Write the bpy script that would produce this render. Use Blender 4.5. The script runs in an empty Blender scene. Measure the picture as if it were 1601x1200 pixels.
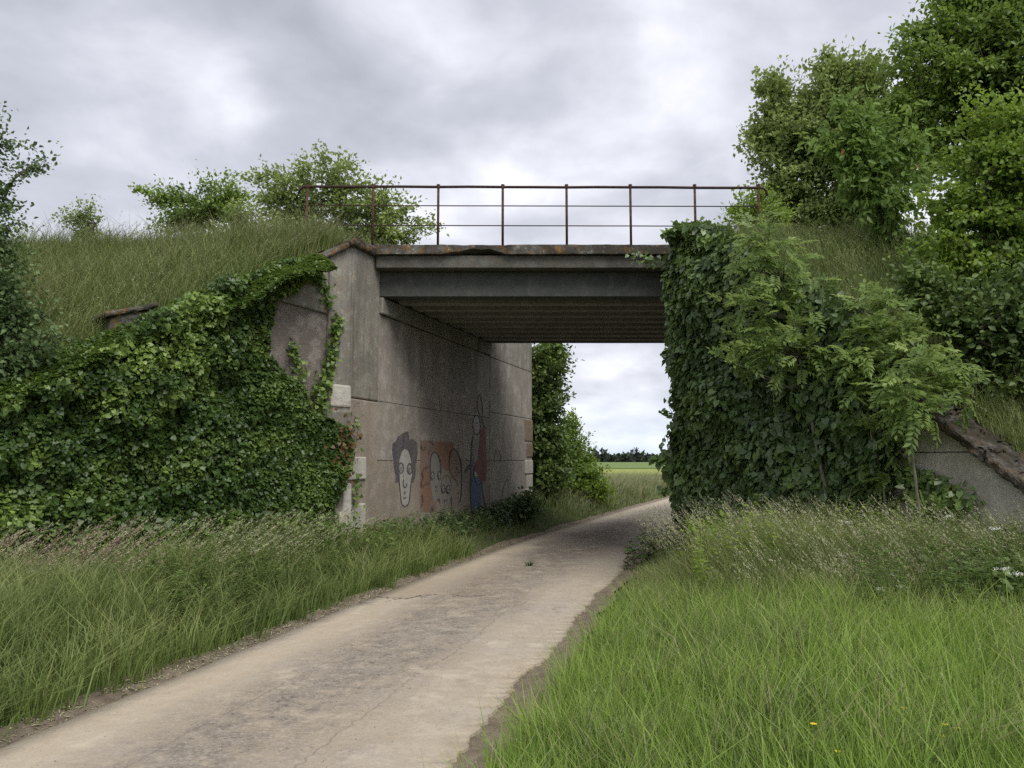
import bpy, bmesh, math, random
import numpy as np
from mathutils import Vector

# ------------------------------------------------------------------ camera
FPX = 1250.0; EYE = 1.6
PITCH = math.atan(119/FPX); CP, SP = math.cos(PITCH), math.sin(PITCH)
sc = bpy.context.scene
COL = sc.collection
cam_d = bpy.data.cameras.new('camera'); cam = bpy.data.objects.new('camera', cam_d); COL.objects.link(cam)
cam_d.sensor_width = 36; cam_d.lens = 36*FPX/1601; cam_d.clip_start = .05; cam_d.clip_end = 6000
cam.location = (0, 0, EYE); cam.rotation_euler = (math.radians(90)+PITCH, 0, 0)
sc.camera = cam

# ------------------------------------------------------------------ sky and light
SUN_EL, SUN_AZ = 52, 150          # azimuth clockwise from +Y: behind the camera, a little to the right
w = bpy.data.worlds.new('World'); sc.world = w; w.use_nodes = True
nt = w.node_tree; nt.nodes.clear(); N = nt.nodes.new; L = nt.links.new
out = N('ShaderNodeOutputWorld'); bg = N('ShaderNodeBackground'); bg.inputs['Strength'].default_value = .1
L(bg.outputs[0], out.inputs[0])
sky = N('ShaderNodeTexSky'); sky.sky_type = 'NISHITA'; sky.sun_disc = False
sky.sun_elevation = math.radians(SUN_EL); sky.sun_rotation = math.radians(SUN_AZ); sky.air_density = 1.0; sky.dust_density = 2.0
tc = N('ShaderNodeTexCoord'); sep = N('ShaderNodeSeparateXYZ'); L(tc.outputs['Generated'], sep.inputs[0])
def wm(op, a, b=None, c=None, clamp=False):
    n = N('ShaderNodeMath'); n.operation = op; n.use_clamp = clamp
    for i, v in enumerate((a, b, c)):
        if v is None: continue
        if isinstance(v, (int, float)): n.inputs[i].default_value = v
        else: L(v, n.inputs[i])
    return n.outputs[0]
zz = wm('ADD', wm('ABSOLUTE', sep.outputs[2]), .34)
cx = wm('DIVIDE', sep.outputs[0], zz); cy = wm('DIVIDE', sep.outputs[1], zz)
cmb = N('ShaderNodeCombineXYZ'); L(cx, cmb.inputs[0]); L(cy, cmb.inputs[1]); cmb.inputs[2].default_value = 3.1
def wnoise(scale, detail, rough, dist=0.0, off=0.0):
    n = N('ShaderNodeTexNoise'); n.inputs['Scale'].default_value = scale; n.inputs['Detail'].default_value = detail
    n.inputs['Roughness'].default_value = rough; n.inputs['Distortion'].default_value = dist
    a = N('ShaderNodeVectorMath'); a.operation = 'ADD'; L(cmb.outputs[0], a.inputs[0]); a.inputs[1].default_value = (off, off*.7, off*1.3)
    L(a.outputs[0], n.inputs['Vector']); return n.outputs[0]
n1 = wnoise(3.4, 8, .52, .15, 4.0); n2 = wnoise(.9, 3, .5, 0, 11.0)
n3 = wnoise(1.7, 4, .5, .1, 8.0)
cl = wm('ADD', wm('ADD', wm('MULTIPLY', n1, .42), wm('MULTIPLY', n2, .23)), wm('MULTIPLY', n3, .35))
def spot(px, py, amount, tight):
    global cl
    x = (px-800.5)/FPX; u = (600-py)/FPX
    d = Vector((x, CP-u*SP, SP+u*CP)).normalized()
    v = N('ShaderNodeVectorMath'); v.operation = 'DOT_PRODUCT'; L(tc.outputs['Generated'], v.inputs[0]); v.inputs[1].default_value = d
    e = wm('MULTIPLY', wm('POWER', wm('MAXIMUM', v.outputs['Value'], 0.0), tight), amount)
    cl = wm('ADD', cl, e)
for s in ((110,150,.07,160), (375,175,.10,400), (640,20,.08,160), (1000,60,.05,100), (230,265,-.05,200), (950,640,.03,60)): spot(*s)
ramp = N('ShaderNodeValToRGB'); L(cl, ramp.inputs[0]); e = ramp.color_ramp.elements
e[0].position = .33; e[0].color = (.17,.18,.205,1); e[1].position = .69; e[1].color = (.60,.60,.61,1)
m_ = e.new(.475); m_.color = (.295,.303,.335,1); m_ = e.new(.54); m_.color = (.39,.395,.43,1); m_ = e.new(.60); m_.color = (.50,.50,.53,1)
sc10 = N('ShaderNodeVectorMath'); sc10.operation = 'SCALE'; L(ramp.outputs[0], sc10.inputs[0]); sc10.inputs['Scale'].default_value = 9.6
lowb = N('ShaderNodeMapRange'); L(sep.outputs[2], lowb.inputs[0]); lowb.inputs[1].default_value = .0; lowb.inputs[2].default_value = .10
lowb.inputs[3].default_value = .55; lowb.inputs[4].default_value = .0
hz = N('ShaderNodeMix'); hz.data_type = 'RGBA'; L(lowb.outputs[0], hz.inputs[0]); L(sc10.outputs[0], hz.inputs[6]); hz.inputs[7].default_value = (4.0,4.7,5.6,1)
mx = N('ShaderNodeMix'); mx.data_type = 'RGBA'; mx.inputs[0].default_value = .94; L(sky.outputs[0], mx.inputs[6]); L(hz.outputs[2], mx.inputs[7])
L(mx.outputs[2], bg.inputs[0])
sd = bpy.data.lights.new('sun', 'SUN'); so = bpy.data.objects.new('sun', sd); COL.objects.link(so)
sd.energy = 1.15; sd.angle = math.radians(32); sd.color = (1, .97, .92)
a = math.radians(SUN_AZ); el = math.radians(SUN_EL)
dirs = Vector((math.sin(a)*math.cos(el), math.cos(a)*math.cos(el), math.sin(el)))
so.rotation_euler = dirs.to_track_quat('Z', 'Y').to_euler(); so.location = (0, -10, 20)
vs = sc.view_settings; vs.view_transform = 'Standard'; vs.look = 'None'; vs.exposure = 1.22; vs.gamma = 1; vs.use_curve_mapping = False
sc.render.engine = 'CYCLES'; sc.cycles.use_denoising = False; sc.cycles.use_adaptive_sampling = False; sc.cycles.max_bounces = 8; sc.cycles.diffuse_bounces = 5; sc.cycles.transmission_bounces = 3
sc.cycles.glossy_bounces = 2; sc.cycles.caustics_reflective = False; sc.cycles.caustics_refractive = False

# ------------------------------------------------------------------ helpers
rng = np.random.default_rng(7); random.seed(7)
def atD(px, py, D):
    x = (px-800.5)/FPX; u = (600-py)/FPX; k = D/(CP-u*SP)
    return np.array((x*k, D, EYE+(SP+u*CP)*k))
def ray(px, py):
    x = (px-800.5)/FPX; u = (600-py)/FPX
    return np.array((x, CP-u*SP, SP+u*CP))
def link(o, parent=None):
    COL.objects.link(o)
    if parent is not None: o.parent = parent
    return o
def mesh(name, V, F, mat, parent=None, attrs=None, loc=(0,0,0), smooth=False, bevel=0, mi=None):
    V = np.asarray(V, dtype=np.float64).reshape(-1, 3) - np.asarray(loc)
    if parent is not None: V = V - np.array(parent.matrix_world.translation if parent.parent is None else parent.parent.location)*0
    me = bpy.data.meshes.new(name)
    if isinstance(F, np.ndarray):
        m, k = F.shape
        me.vertices.add(len(V)); me.vertices.foreach_set('co', V.astype(np.float32).ravel())
        me.loops.add(m*k); me.loops.foreach_set('vertex_index', F.astype(np.int32).ravel())
        me.polygons.add(m); me.polygons.foreach_set('loop_start', np.arange(0, m*k, k, dtype=np.int32))
        try: me.polygons.foreach_set('loop_total', np.full(m, k, dtype=np.int32))
        except Exception: pass
        me.update(calc_edges=True)
    else:
        me.from_pydata([tuple(v) for v in V], [], [tuple(f) for f in F]); me.update()
    for k_, v_ in (attrs or {}).items():
        at = me.attributes.new(k_, 'FLOAT', 'POINT'); at.data.foreach_set('value', np.asarray(v_, dtype=np.float32))
    for mm in (mat if isinstance(mat, list) else [mat]): me.materials.append(mm)
    if mi is not None: me.polygons.foreach_set('material_index', np.asarray(mi, dtype=np.int32))
    if smooth: me.polygons.foreach_set('use_smooth', np.ones(len(me.polygons), dtype=bool))
    o = bpy.data.objects.new(name, me); link(o, parent); o.location = loc if parent is None else (0,0,0)
    if bevel:
        b = o.modifiers.new('bevel', 'BEVEL'); b.width = bevel; b.segments = 2; b.limit_method = 'ANGLE'; b.angle_limit = math.radians(40)
    return o
def thing(name, label, cat, loc, group=None):
    o = bpy.data.objects.new(name, None); COL.objects.link(o); o.location = tuple(float(v) for v in loc); o.empty_display_size = .2
    o['label'] = label; o['category'] = cat
    if group: o['group'] = group
    return o
def part(name, V, F, mat, root, top=None, **kw):
    """a mesh given in world coordinates, child of root (or of the part top)"""
    o = mesh(name, np.asarray(V, dtype=float).reshape(-1, 3)-np.array(root.location), F, mat, None, **kw)
    o.parent = top if top is not None else root
    return o
def tag(o, label=None, cat=None, group=None, kind=None):
    if label: o['label'] = label
    if cat: o['category'] = cat
    if group: o['group'] = group
    if kind: o['kind'] = kind
    return o
BOXF = [(0,3,2,1),(4,5,6,7),(0,1,5,4),(1,2,6,5),(2,3,7,6),(3,0,4,7)]
def prism(plan, z0, z1):
    n = len(plan)
    z0 = [z0]*n if np.isscalar(z0) else z0; z1 = [z1]*n if np.isscalar(z1) else z1
    V = [(p[0],p[1],z0[i]) for i, p in enumerate(plan)]+[(p[0],p[1],z1[i]) for i, p in enumerate(plan)]
    F = [tuple(reversed(range(n))), tuple(range(n, 2*n))]+[(i,(i+1)%n,n+(i+1)%n,n+i) for i in range(n)]
    return V, F
def join(*vf):
    V, F = [], []
    for v, f in vf:
        k = len(V); V += [tuple(p) for p in v]; F += [tuple(i+k for i in q) for q in f]
    return V, F
_perm = np.random.default_rng(3).random((97, 97))
def vnoise(x, y, s=1.0, o=0):
    x = np.asarray(x, float)*s+o*17.3; y = np.asarray(y, float)*s+o*9.7
    xi = np.floor(x).astype(int); yi = np.floor(y).astype(int); fx = x-xi; fy = y-yi
    fx = fx*fx*(3-2*fx); fy = fy*fy*(3-2*fy)
    g = lambda a, b: _perm[a % 97, b % 97]
    return (g(xi,yi)*(1-fx)+g(xi+1,yi)*fx)*(1-fy)+(g(xi,yi+1)*(1-fx)+g(xi+1,yi+1)*fx)*fy
def fbm(x, y, s=1.0, o=0):
    return .55*vnoise(x,y,s,o)+.3*vnoise(x,y,s*2.1,o+1)+.15*vnoise(x,y,s*4.3,o+2)
def sstep(a, b, x):
    t = np.clip((np.asarray(x, float)-a)/(b-a), 0, 1); return t*t*(3-2*t)
def unit(v): return v/np.maximum(np.linalg.norm(v, axis=-1, keepdims=True), 1e-9)
def inpoly(x, y, poly):
    x = np.asarray(x); y = np.asarray(y); r = np.zeros(x.shape, bool); n = len(poly)
    for i in range(n):
        x0, y0 = poly[i]; x1, y1 = poly[(i+1) % n]
        if y0 == y1: continue
        c = ((y0 > y) != (y1 > y)) & (x < (x1-x0)*(y-y0)/(y1-y0)+x0)
        r ^= c
    return r

# ------------------------------------------------------------------ materials
class M:
    def __init__(s, name):
        s.m = bpy.data.materials.new(name); s.m.use_nodes = True; s.t = s.m.node_tree; s.t.nodes.clear()
        s.out = s.n('ShaderNodeOutputMaterial'); s.b = s.n('ShaderNodeBsdfPrincipled'); s.l(s.b.outputs[0], s.out.inputs[0])
        g = s.n('ShaderNodeNewGeometry'); s.pos = g.outputs['Position']; s.nrm = g.outputs['Normal']
    def n(s, t): return s.t.nodes.new(t)
    def l(s, a, b): s.t.links.new(a, b)
    def put(s, sock, v):
        if isinstance(v, bpy.types.NodeSocket): s.l(v, sock)
        elif isinstance(v, (tuple, list)): sock.default_value = tuple(v) if len(v) == 4 or sock.type == 'VECTOR' else (*v, 1)
        else: sock.default_value = v
    def mapv(s, v, scale): 
        a = s.n('ShaderNodeVectorMath'); a.operation = 'MULTIPLY'; s.l(v, a.inputs[0]); a.inputs[1].default_value = scale; return a.outputs[0]
    def noise(s, scale, detail=4, rough=.55, vec=None, dist=0):
        n = s.n('ShaderNodeTexNoise'); s.l(vec or s.pos, n.inputs['Vector']); n.inputs['Scale'].default_value = scale
        n.inputs['Detail'].default_value = detail; n.inputs['Roughness'].default_value = rough; n.inputs['Distortion'].default_value = dist
        return n.outputs[0]
    def voro(s, scale, vec=None, feat='F1', out='Distance'):
        n = s.n('ShaderNodeTexVoronoi'); s.l(vec or s.pos, n.inputs['Vector']); n.inputs['Scale'].default_value = scale; n.feature = feat
        return n.outputs[out]
    def rng(s, v, a, b, c=0., d=1.):
        n = s.n('ShaderNodeMapRange'); s.put(n.inputs[0], v)
        for i, q in zip((1,2,3,4), (a,b,c,d)): n.inputs[i].default_value = q
        return n.outputs[0]
    def math(s, op, a, b=0., clamp=False):
        n = s.n('ShaderNodeMath'); n.operation = op; n.use_clamp = clamp; s.put(n.inputs[0], a); s.put(n.inputs[1], b); return n.outputs[0]
    def mix(s, f, a, b, mode='MIX'):
        n = s.n('ShaderNodeMix'); n.data_type = 'RGBA'; n.blend_type = mode; s.put(n.inputs[0], f); s.put(n.inputs[6], a); s.put(n.inputs[7], b); return n.outputs[2]
    def ramp(s, v, stops):
        n = s.n('ShaderNodeValToRGB'); s.put(n.inputs[0], v); e = n.color_ramp.elements
        e[0].position = stops[0][0]; e[0].color = (*stops[0][1], 1); e[1].position = stops[-1][0]; e[1].color = (*stops[-1][1], 1)
        for p, c in stops[1:-1]: q = e.new(p); q.color = (*c, 1)
        return n.outputs[0]
    def attr(s, name):
        n = s.n('ShaderNodeAttribute'); n.attribute_name = name; return n.outputs['Fac']
    def bump(s, h, strength=.4, dist=.02):
        n = s.n('ShaderNodeBump'); n.inputs['Strength'].default_value = strength; n.inputs['Distance'].default_value = dist; s.l(h, n.inputs['Height'])
        s.l(n.outputs[0], s.b.inputs['Normal'])
    def fin(s, col, rough=.9, spec=.3):
        s.put(s.b.inputs['Base Color'], col); s.put(s.b.inputs['Roughness'], rough); s.b.inputs['Specular IOR Level'].default_value = spec
        return s.m
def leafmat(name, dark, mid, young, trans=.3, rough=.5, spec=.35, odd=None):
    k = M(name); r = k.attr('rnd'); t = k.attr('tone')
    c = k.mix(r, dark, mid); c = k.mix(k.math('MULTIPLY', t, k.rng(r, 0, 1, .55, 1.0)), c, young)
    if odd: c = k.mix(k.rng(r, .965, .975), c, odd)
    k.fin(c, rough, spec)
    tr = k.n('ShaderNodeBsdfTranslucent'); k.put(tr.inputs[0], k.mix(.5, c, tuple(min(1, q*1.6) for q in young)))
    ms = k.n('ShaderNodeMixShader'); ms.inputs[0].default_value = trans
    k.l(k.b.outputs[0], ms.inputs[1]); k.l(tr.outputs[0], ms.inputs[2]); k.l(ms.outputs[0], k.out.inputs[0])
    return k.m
def grassmat(name, dark, mid, light, tip, trans=.3):
    k = M(name); r = k.attr('rnd'); t = k.attr('tone'); p = k.noise(.55, 3)
    c = k.ramp(k.math('ADD', k.math('MULTIPLY', r, .6), k.rng(p, .3, .7, 0, .4)), [(0, dark), (.45, mid), (.9, light)])
    c = k.mix(k.math('MULTIPLY', k.rng(t, .45, 1), k.rng(r, .2, 1, .15, .8)), c, tip)
    c = k.mix(k.rng(r, .93, .94), c, (.34,.30,.17))
    k.fin(c, .55, .25)
    tr = k.n('ShaderNodeBsdfTranslucent'); k.l(c, tr.inputs[0]); ms = k.n('ShaderNodeMixShader'); ms.inputs[0].default_value = trans
    k.l(k.b.outputs[0], ms.inputs[1]); k.l(tr.outputs[0], ms.inputs[2]); k.l(ms.outputs[0], k.out.inputs[0])
    return k.m
def concrete(name, base, dark, light, streak=.5, lichen=0., moss=0., grit=.3, top_z=None):
    k = M(name)
    big = k.noise(.8, 5, .6); med = k.noise(4.5, 5, .6); st = k.noise(1.0, 5, .7, k.mapv(k.pos, (2.6, 2.6, .30)), dist=.4)
    fine = k.noise(70, 3, .7); spots = k.voro(26)
    c = k.mix(k.rng(big, .3, .7), dark, base); c = k.mix(k.rng(med, .49, .60, 0, .5), c, light); m2 = k.noise(14, 5, .75); c = k.mix(k.rng(m2, .50, .60, 0, .45), c, dark); c = k.mix(k.rng(k.noise(2.1, 6, .7, dist=.6), .52, .57, 0, .45), c, tuple(q*.72 for q in base)); c = k.mix(k.rng(k.noise(33, 3, .7), .60, .66, 0, .5), c, tuple(q*.35 for q in dark))
    c = k.mix(k.math('MULTIPLY', k.math('MULTIPLY', k.rng(st, .50, .68), k.rng(big, .35, .6, .3, 1.)), streak), c, tuple(q*.5 for q in dark))
    c = k.mix(k.math('MULTIPLY', k.rng(st, .45, .30), .35*streak), c, light)
    sepz = k.n('ShaderNodeSeparateXYZ'); k.l(k.pos, sepz.inputs[0])
    if top_z is not None:   # dirt washed down from the top, in uneven runs
        dz = k.rng(sepz.outputs[2], top_z-2.2, top_z)
        c = k.mix(k.math('MULTIPLY', k.rng(k.math('ADD', k.math('MULTIPLY', dz, .6), st), .75, 1.1), .4), c, tuple(q*.5 for q in dark))
    c = k.mix(k.rng(k.math('ADD', spots, k.math('MULTIPLY', k.noise(5, 2), .5)), .32, .24, 0, .5), c, tuple(min(1, q*1.25) for q in light))
    if lichen:
        ln = k.noise(7, 4, .7); c = k.mix(k.math('MULTIPLY', k.rng(ln, .52, .62), lichen), c, (.33,.17,.045))
        l2 = k.noise(16, 3, .7); c = k.mix(k.math('MULTIPLY', k.rng(l2, .58, .66), lichen), c, (.42,.42,.38))
    if moss:
        ms = k.noise(3.1, 5, .65); c = k.mix(k.math('MULTIPLY', k.rng(ms, .42, .6), moss), c, (.035,.032,.018))
    c = k.mix(k.rng(fine, .38, .64, 0, .5), c, tuple(q*.6 for q in dark))
    h = k.math('ADD', k.math('MULTIPLY', fine, grit), k.math('ADD', k.math('MULTIPLY', med, .8), k.math('MULTIPLY', k.rng(spots, .0, .3), grit*.4)))
    k.bump(h, .55, .02)
    return k.fin(c, .92, .2)
MC = {}
MC['wall'] = concrete('wall_concrete', (0.439,0.400,0.347), (0.285,0.253,0.218), (0.585,0.539,0.468), .5, grit=.45, top_z=4.3)
MC['wall_low'] = concrete('wall_concrete_low', (0.411,0.355,0.288), (0.299,0.252,0.204), (0.498,0.438,0.357), .3, grit=.5)
MC['wing'] = concrete('wing_concrete', (0.624,0.576,0.488), (0.421,0.384,0.320), (0.749,0.690,0.597), .3, grit=.6)
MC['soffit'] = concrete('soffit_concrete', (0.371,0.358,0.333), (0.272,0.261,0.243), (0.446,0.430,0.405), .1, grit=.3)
MC['pil'] = concrete('pilaster_concrete', (0.364,0.345,0.294), (0.182,0.169,0.144), (0.481,0.455,0.388), .9, lichen=.2, grit=.6)
MC['panel'] = concrete('rough_panel', (0.331,0.280,0.240), (0.184,0.160,0.139), (0.515,0.458,0.405), .3, grit=2.6)
MC['cop'] = concrete('coping_concrete', (.17,.16,.14), (.07,.065,.055), (.30,.28,.24), .2, lichen=.9, moss=.75, grit=1.)
MC['mossy'] = concrete('mossy_coping', (0.152,0.136,0.114), (0.072,0.062,0.052), (0.336,0.334,0.314), .1, lichen=.3, moss=.85, grit=1.6)
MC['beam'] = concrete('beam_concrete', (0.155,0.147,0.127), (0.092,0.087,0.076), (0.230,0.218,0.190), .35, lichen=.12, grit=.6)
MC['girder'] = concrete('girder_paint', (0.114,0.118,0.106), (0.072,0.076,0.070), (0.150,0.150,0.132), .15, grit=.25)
MC['quoin'] = concrete('pale_stone', (0.678,0.647,0.570), (0.459,0.431,0.372), (0.787,0.755,0.683), .5, grit=.35)
MC['brown_stone'] = concrete('brown_stone', (.30,.22,.16), (.2,.15,.11), (.38,.3,.23), .2, grit=.3)
k = M('rust'); n_ = k.noise(22, 4, .7); c_ = k.ramp(n_, [(.3,(.03,.018,.017)), (.5,(.075,.034,.027)), (.62,(.12,.055,.036)), (.75,(.22,.16,.14))]); k.bump(n_, .5, .006); MC['rust'] = k.fin(c_, .85, .3)
k = M('rust_bar'); n_ = k.noise(22, 4, .7); c_ = k.ramp(n_, [(.3,(.02,.016,.016)), (.7,(.09,.045,.038))]); MC['rust_bar'] = k.fin(c_, .8, .3)
k = M('bark'); n_ = k.noise(1, 5, .65, k.mapv(k.pos, (40,40,8))); c_ = k.ramp(n_, [(.3,(.05,.042,.03)), (.7,(.15,.13,.095))]); k.bump(n_, .6, .01); MC['bark'] = k.fin(c_, .9, .15)
k = M('ash_bark'); n_ = k.noise(1, 4, .6, k.mapv(k.pos, (30,30,9))); c_ = k.ramp(n_, [(.3,(.09,.09,.06)), (.7,(.22,.21,.15))]); k.bump(n_, .4, .006); MC['ashbark'] = k.fin(c_, .85, .2)
MC['ivy'] = leafmat('ivy_leaf', (.028,.058,.012), (.080,.145,.028), (.27,.38,.08), .2, .42, .45)
MC['ivyr'] = leafmat('ivy_leaf_dark', (0.049,0.082,0.028), (0.103,0.164,0.049), (0.244,0.361,0.079), .14, .38, .5)
MC['red'] = leafmat('red_creeper', (.10,.04,.025), (.12,.08,.035), (.2,.12,.05), .2)
MC['tree'] = leafmat('tree_leaf', (0.081,0.134,0.029), (0.159,0.245,0.046), (0.296,0.409,0.072), .3)
MC['treeb'] = leafmat('tree_leaf_grey', (0.097,0.148,0.044), (0.194,0.261,0.074), (0.389,0.475,0.146), .3)
MC['treed'] = leafmat('hawthorn_leaf', (0.043,0.080,0.034), (0.098,0.160,0.053), (0.196,0.276,0.094), .2)
MC['young'] = leafmat('young_leaf', (.085,.155,.03), (.14,.24,.045), (.24,.34,.08), .4, odd=(.35,.2,.08))
MC['ash'] = leafmat('ash_leaf', (0.093,0.159,0.037), (0.167,0.255,0.063), (0.371,0.464,0.138), .35)
MC['bush'] = leafmat('bush_leaf', (0.083,0.149,0.023), (0.164,0.263,0.041), (0.329,0.444,0.064), .35)
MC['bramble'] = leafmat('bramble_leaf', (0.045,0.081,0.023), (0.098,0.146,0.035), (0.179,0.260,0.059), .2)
MC['far'] = leafmat('far_leaf', (.045,.06,.045), (.075,.10,.07), (.12,.15,.10), .15, .8, .1)
MC['g_lawn'] = grassmat('lawn_blade', (0.117,0.207,0.033), (0.200,0.334,0.055), (0.304,0.443,0.084), (0.468,0.532,0.149))
MC['g_tall'] = grassmat('tall_blade', (0.089,0.140,0.036), (0.159,0.230,0.062), (0.252,0.322,0.092), (0.464,0.422,0.203))
MC['g_dry'] = grassmat('dry_blade', (0.109,0.136,0.048), (0.172,0.212,0.081), (0.265,0.303,0.121), (0.515,0.454,0.291))
MC['g_dark'] = grassmat('dark_blade', (0.040,0.076,0.025), (0.070,0.129,0.039), (0.109,0.182,0.048), (0.172,0.227,0.097))
k = M('seed_head'); r_ = k.attr('rnd'); MC['seed'] = k.fin(k.mix(r_, (.24,.25,.12), (.52,.50,.34)), .8, .1)
k = M('seed_pink'); r_ = k.attr('rnd'); MC['seedp'] = k.fin(k.mix(r_, (.22,.14,.12), (.38,.29,.22)), .8, .1)
k = M('white_petal'); MC['white'] = k.fin((.75,.75,.68), .7, .2)
k = M('yellow_petal'); MC['yellow'] = k.fin((.75,.55,.02), .4, .4)

# ------------------------------------------------------------------ plan of the place
_cD = np.array([-8, 0, 4.5, 9.8, 12.5, 17, 24, 38, 60, 100, 180]); _cX = np.array([-4.5, -2.62, -1.6, -.28, .44, 1.78, 4.2, 9.3, 19.5, 45, 110])
_dd = np.linspace(-8, 180, 600); _xx = np.interp(_dd, _cD, _cX)
for _ in range(2): _xx[3:-3] = np.convolve(_xx, np.ones(7)/7, 'valid')
def xc(D): return np.interp(D, _dd, _xx)
RW = 1.27
def edge_l(D): return xc(D)-RW+.05*(fbm(D, 0*D, 1.3, 5)-.5)
def edge_r(D): return xc(D)+RW+.20*(fbm(D, 0*D+3, .8, 8)-.5)+.035*(vnoise(D, 0*D+1, 3.7, 3)-.5)+.05*np.abs(vnoise(D, 0*D+1, 7, 5)-.5)+.045*(vnoise(D, 0*D+4, 23, 4)-.5)+.02*(vnoise(D, 0*D+4, 47, 6)-.5)
SL = .316
A0 = np.array((-2.512, 12.4)); A1 = A0+np.array((SL*9.7, 9.7))
B0 = np.array((2.75, 12.4)); B1 = B0+np.array((SL*9.7, 9.7))
def xl(D):
    D = np.asarray(D, float); return np.where(D < 12.4, A0[0]-(12.4-D), np.where(D > 22.1, A1[0]-(D-22.1), A0[0]+SL*(D-12.4)))
def xr(D):
    D = np.asarray(D, float); return np.where(D < 12.4, B0[0]+.5*(12.4-D), np.where(D > 22.1, B1[0]+.5*(D-22.1), B0[0]+SL*(D-12.4)))
def zg(X, D):
    X = np.asarray(X, float); D = np.asarray(D, float)
    d = X-xc(D)
    rise = np.where(d < 0, .34*sstep(1.3, 3.0, -d), .34*sstep(1.3, 3.6, d))
    rise = rise*(1-.6*sstep(24, 45, D))
    return -.035+rise+.10*(fbm(X, D, .6)-.5)*sstep(1.4, 2.4, np.abs(d))*(1-sstep(50, 120, D))
def zbank(X, D, side):
    D = np.asarray(D, float)
    if side < 0: z = 4.83-.79*np.maximum(0, 12.3-D)
    else: z = 4.95-.84*np.maximum(0, 12.3-D)
    z = z-.79*np.maximum(0, D-19.8)
    return z+.28*(fbm(X, D, .5, 4)-.5)+.10*(fbm(X, D, 2.0, 6)-.5)

# ------------------------------------------------------------------ ground, fields, road
k = M('soil'); n_ = k.noise(3, 6, .65); n2_ = k.noise(60, 3, .7); c_ = k.ramp(n_, [(.3,(.055,.05,.03)), (.5,(.07,.085,.032)), (.7,(.06,.10,.03))]); c_ = k.mix(k.rng(n2_, .5, .7, 0, .4), c_, (.16,.13,.09)); k.bump(n2_, .6, .02)
MC['soil'] = k.fin(c_, .95, .1)
k = M('dirt'); n_ = k.noise(6, 6, .7); n2_ = k.noise(90, 3, .7); c_ = k.ramp(n_, [(.3,(.17,.132,.098)), (.55,(.29,.235,.175)), (.75,(.42,.345,.26))]); c_ = k.mix(k.rng(n2_, .55, .7, 0, .6), c_, (.30,.25,.185)); k.bump(k.math('ADD', n_, n2_), .9, .03)
MC['dirt'] = k.fin(c_, .95, .1)
def grid_obj(name, xs, ys, zf, mat, uvs=None):
    X, Y = np.meshgrid(xs, ys); Z = zf(X, Y); n, m = X.shape
    V = np.stack([X, Y, Z], -1).reshape(-1, 3); i = np.arange(n*m).reshape(n, m)
    F = np.stack([i[:-1,:-1], i[:-1,1:], i[1:,1:], i[1:,:-1]], -1).reshape(-1, 4)
    return mesh(name, V, F, mat, smooth=True)
xs = np.concatenate([-np.geomspace(2500, 12, 28), np.linspace(-11.6, 14, 140), np.geomspace(14.5, 2500, 30)])
ys = np.concatenate([-np.geomspace(1500, 8, 12), np.linspace(-7.5, 40, 190), np.geomspace(41, 2600, 34)])
def zground(X, Y):
    z = zg(X, Y); d = np.abs(X-xc(Y)); return np.where(d < RW+.12, np.minimum(z, -.05), z)
tag(grid_obj('ground', xs, ys, zground, MC['soil']), kind='structure')

k = M('field_green'); n_ = k.noise(1, 5, .6, k.mapv(k.pos, (.02,.09,1))); c_ = k.ramp(n_, [(.3,(.12,.175,.06)), (.7,(.19,.25,.085))]); MC['fieldg'] = k.fin(c_, .9, .1)
k = M('field_barley'); n_ = k.noise(1, 5, .6, k.mapv(k.pos, (.04,.35,1))); n2_ = k.noise(6, 4, .7); c_ = k.ramp(k.math('ADD', k.math('MULTIPLY', n_, .7), k.math('MULTIPLY', n2_, .3)), [(.32,(.22,.27,.07)), (.5,(.31,.35,.10)), (.7,(.38,.39,.14))]); k.bump(n2_, 1, .15); MC['fieldb'] = k.fin(c_, .9, .1)
def slabfield(name, x0, x1, y0, y1, z, mat):
    V, F = prism([(x0,y0),(x1,y0),(x1,y1),(x0,y1)], -.3, z); tag(mesh(name, V, F, mat), kind='structure')
slabfield('barley_field', -160, 300, 47, 108, .42, MC['fieldb'])
slabfield('crop_field', -260, 500, 109, 420, .55, MC['fieldg'])

# road slab, 5 cm proud of the dirt with a broken edge
k = M('road_surface')
uvn = k.n('ShaderNodeUVMap'); uvn.uv_map = 'road'; su = k.n('ShaderNodeSeparateXYZ'); k.l(uvn.outputs[0], su.inputs[0]); U, Vv = su.outputs[0], su.outputs[1]
big = k.noise(.9, 5, .6); med = k.noise(5, 5, .65); fine = k.noise(55, 4, .75); st = k.noise(1, 4, .6, k.mapv(uvn.outputs[0], (2.2, .35, 1)))
co0 = k.noise(13, 5, .8); sand = k.mix(k.rng(med, .35, .7), (.335,.275,.20), (.42,.36,.275)); sand = k.mix(k.rng(big, .45, .7, 0, .5), sand, (.33,.31,.275)); sand = k.mix(k.rng(co0, .5, .66, 0, .5), sand, (.25,.21,.16)); sand = k.mix(k.rng(k.math('ABSOLUTE', k.math('SUBTRACT', U, .12)), .12, .02, 0, .5), sand, (.43,.36,.255))
co = k.noise(17, 5, .8); agg = k.mix(k.rng(co, .42, .58), (.10,.085,.072), (.30,.255,.20)); agg = k.mix(k.rng(k.voro(24), .10, .34), (.36,.33,.28), agg); agg = k.mix(k.rng(k.noise(22, 3, .7), .34, .42), (.075,.062,.052), agg)
cw = k.math('ABSOLUTE', k.math('SUBTRACT', U, k.rng(st, .3, .7, .40, .60)))
mask = k.math('MULTIPLY', k.rng(cw, .30, .10), k.rng(k.math('ADD', k.math('MULTIPLY', med, .45), k.math('MULTIPLY', co, .55)), .42, .53))
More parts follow.
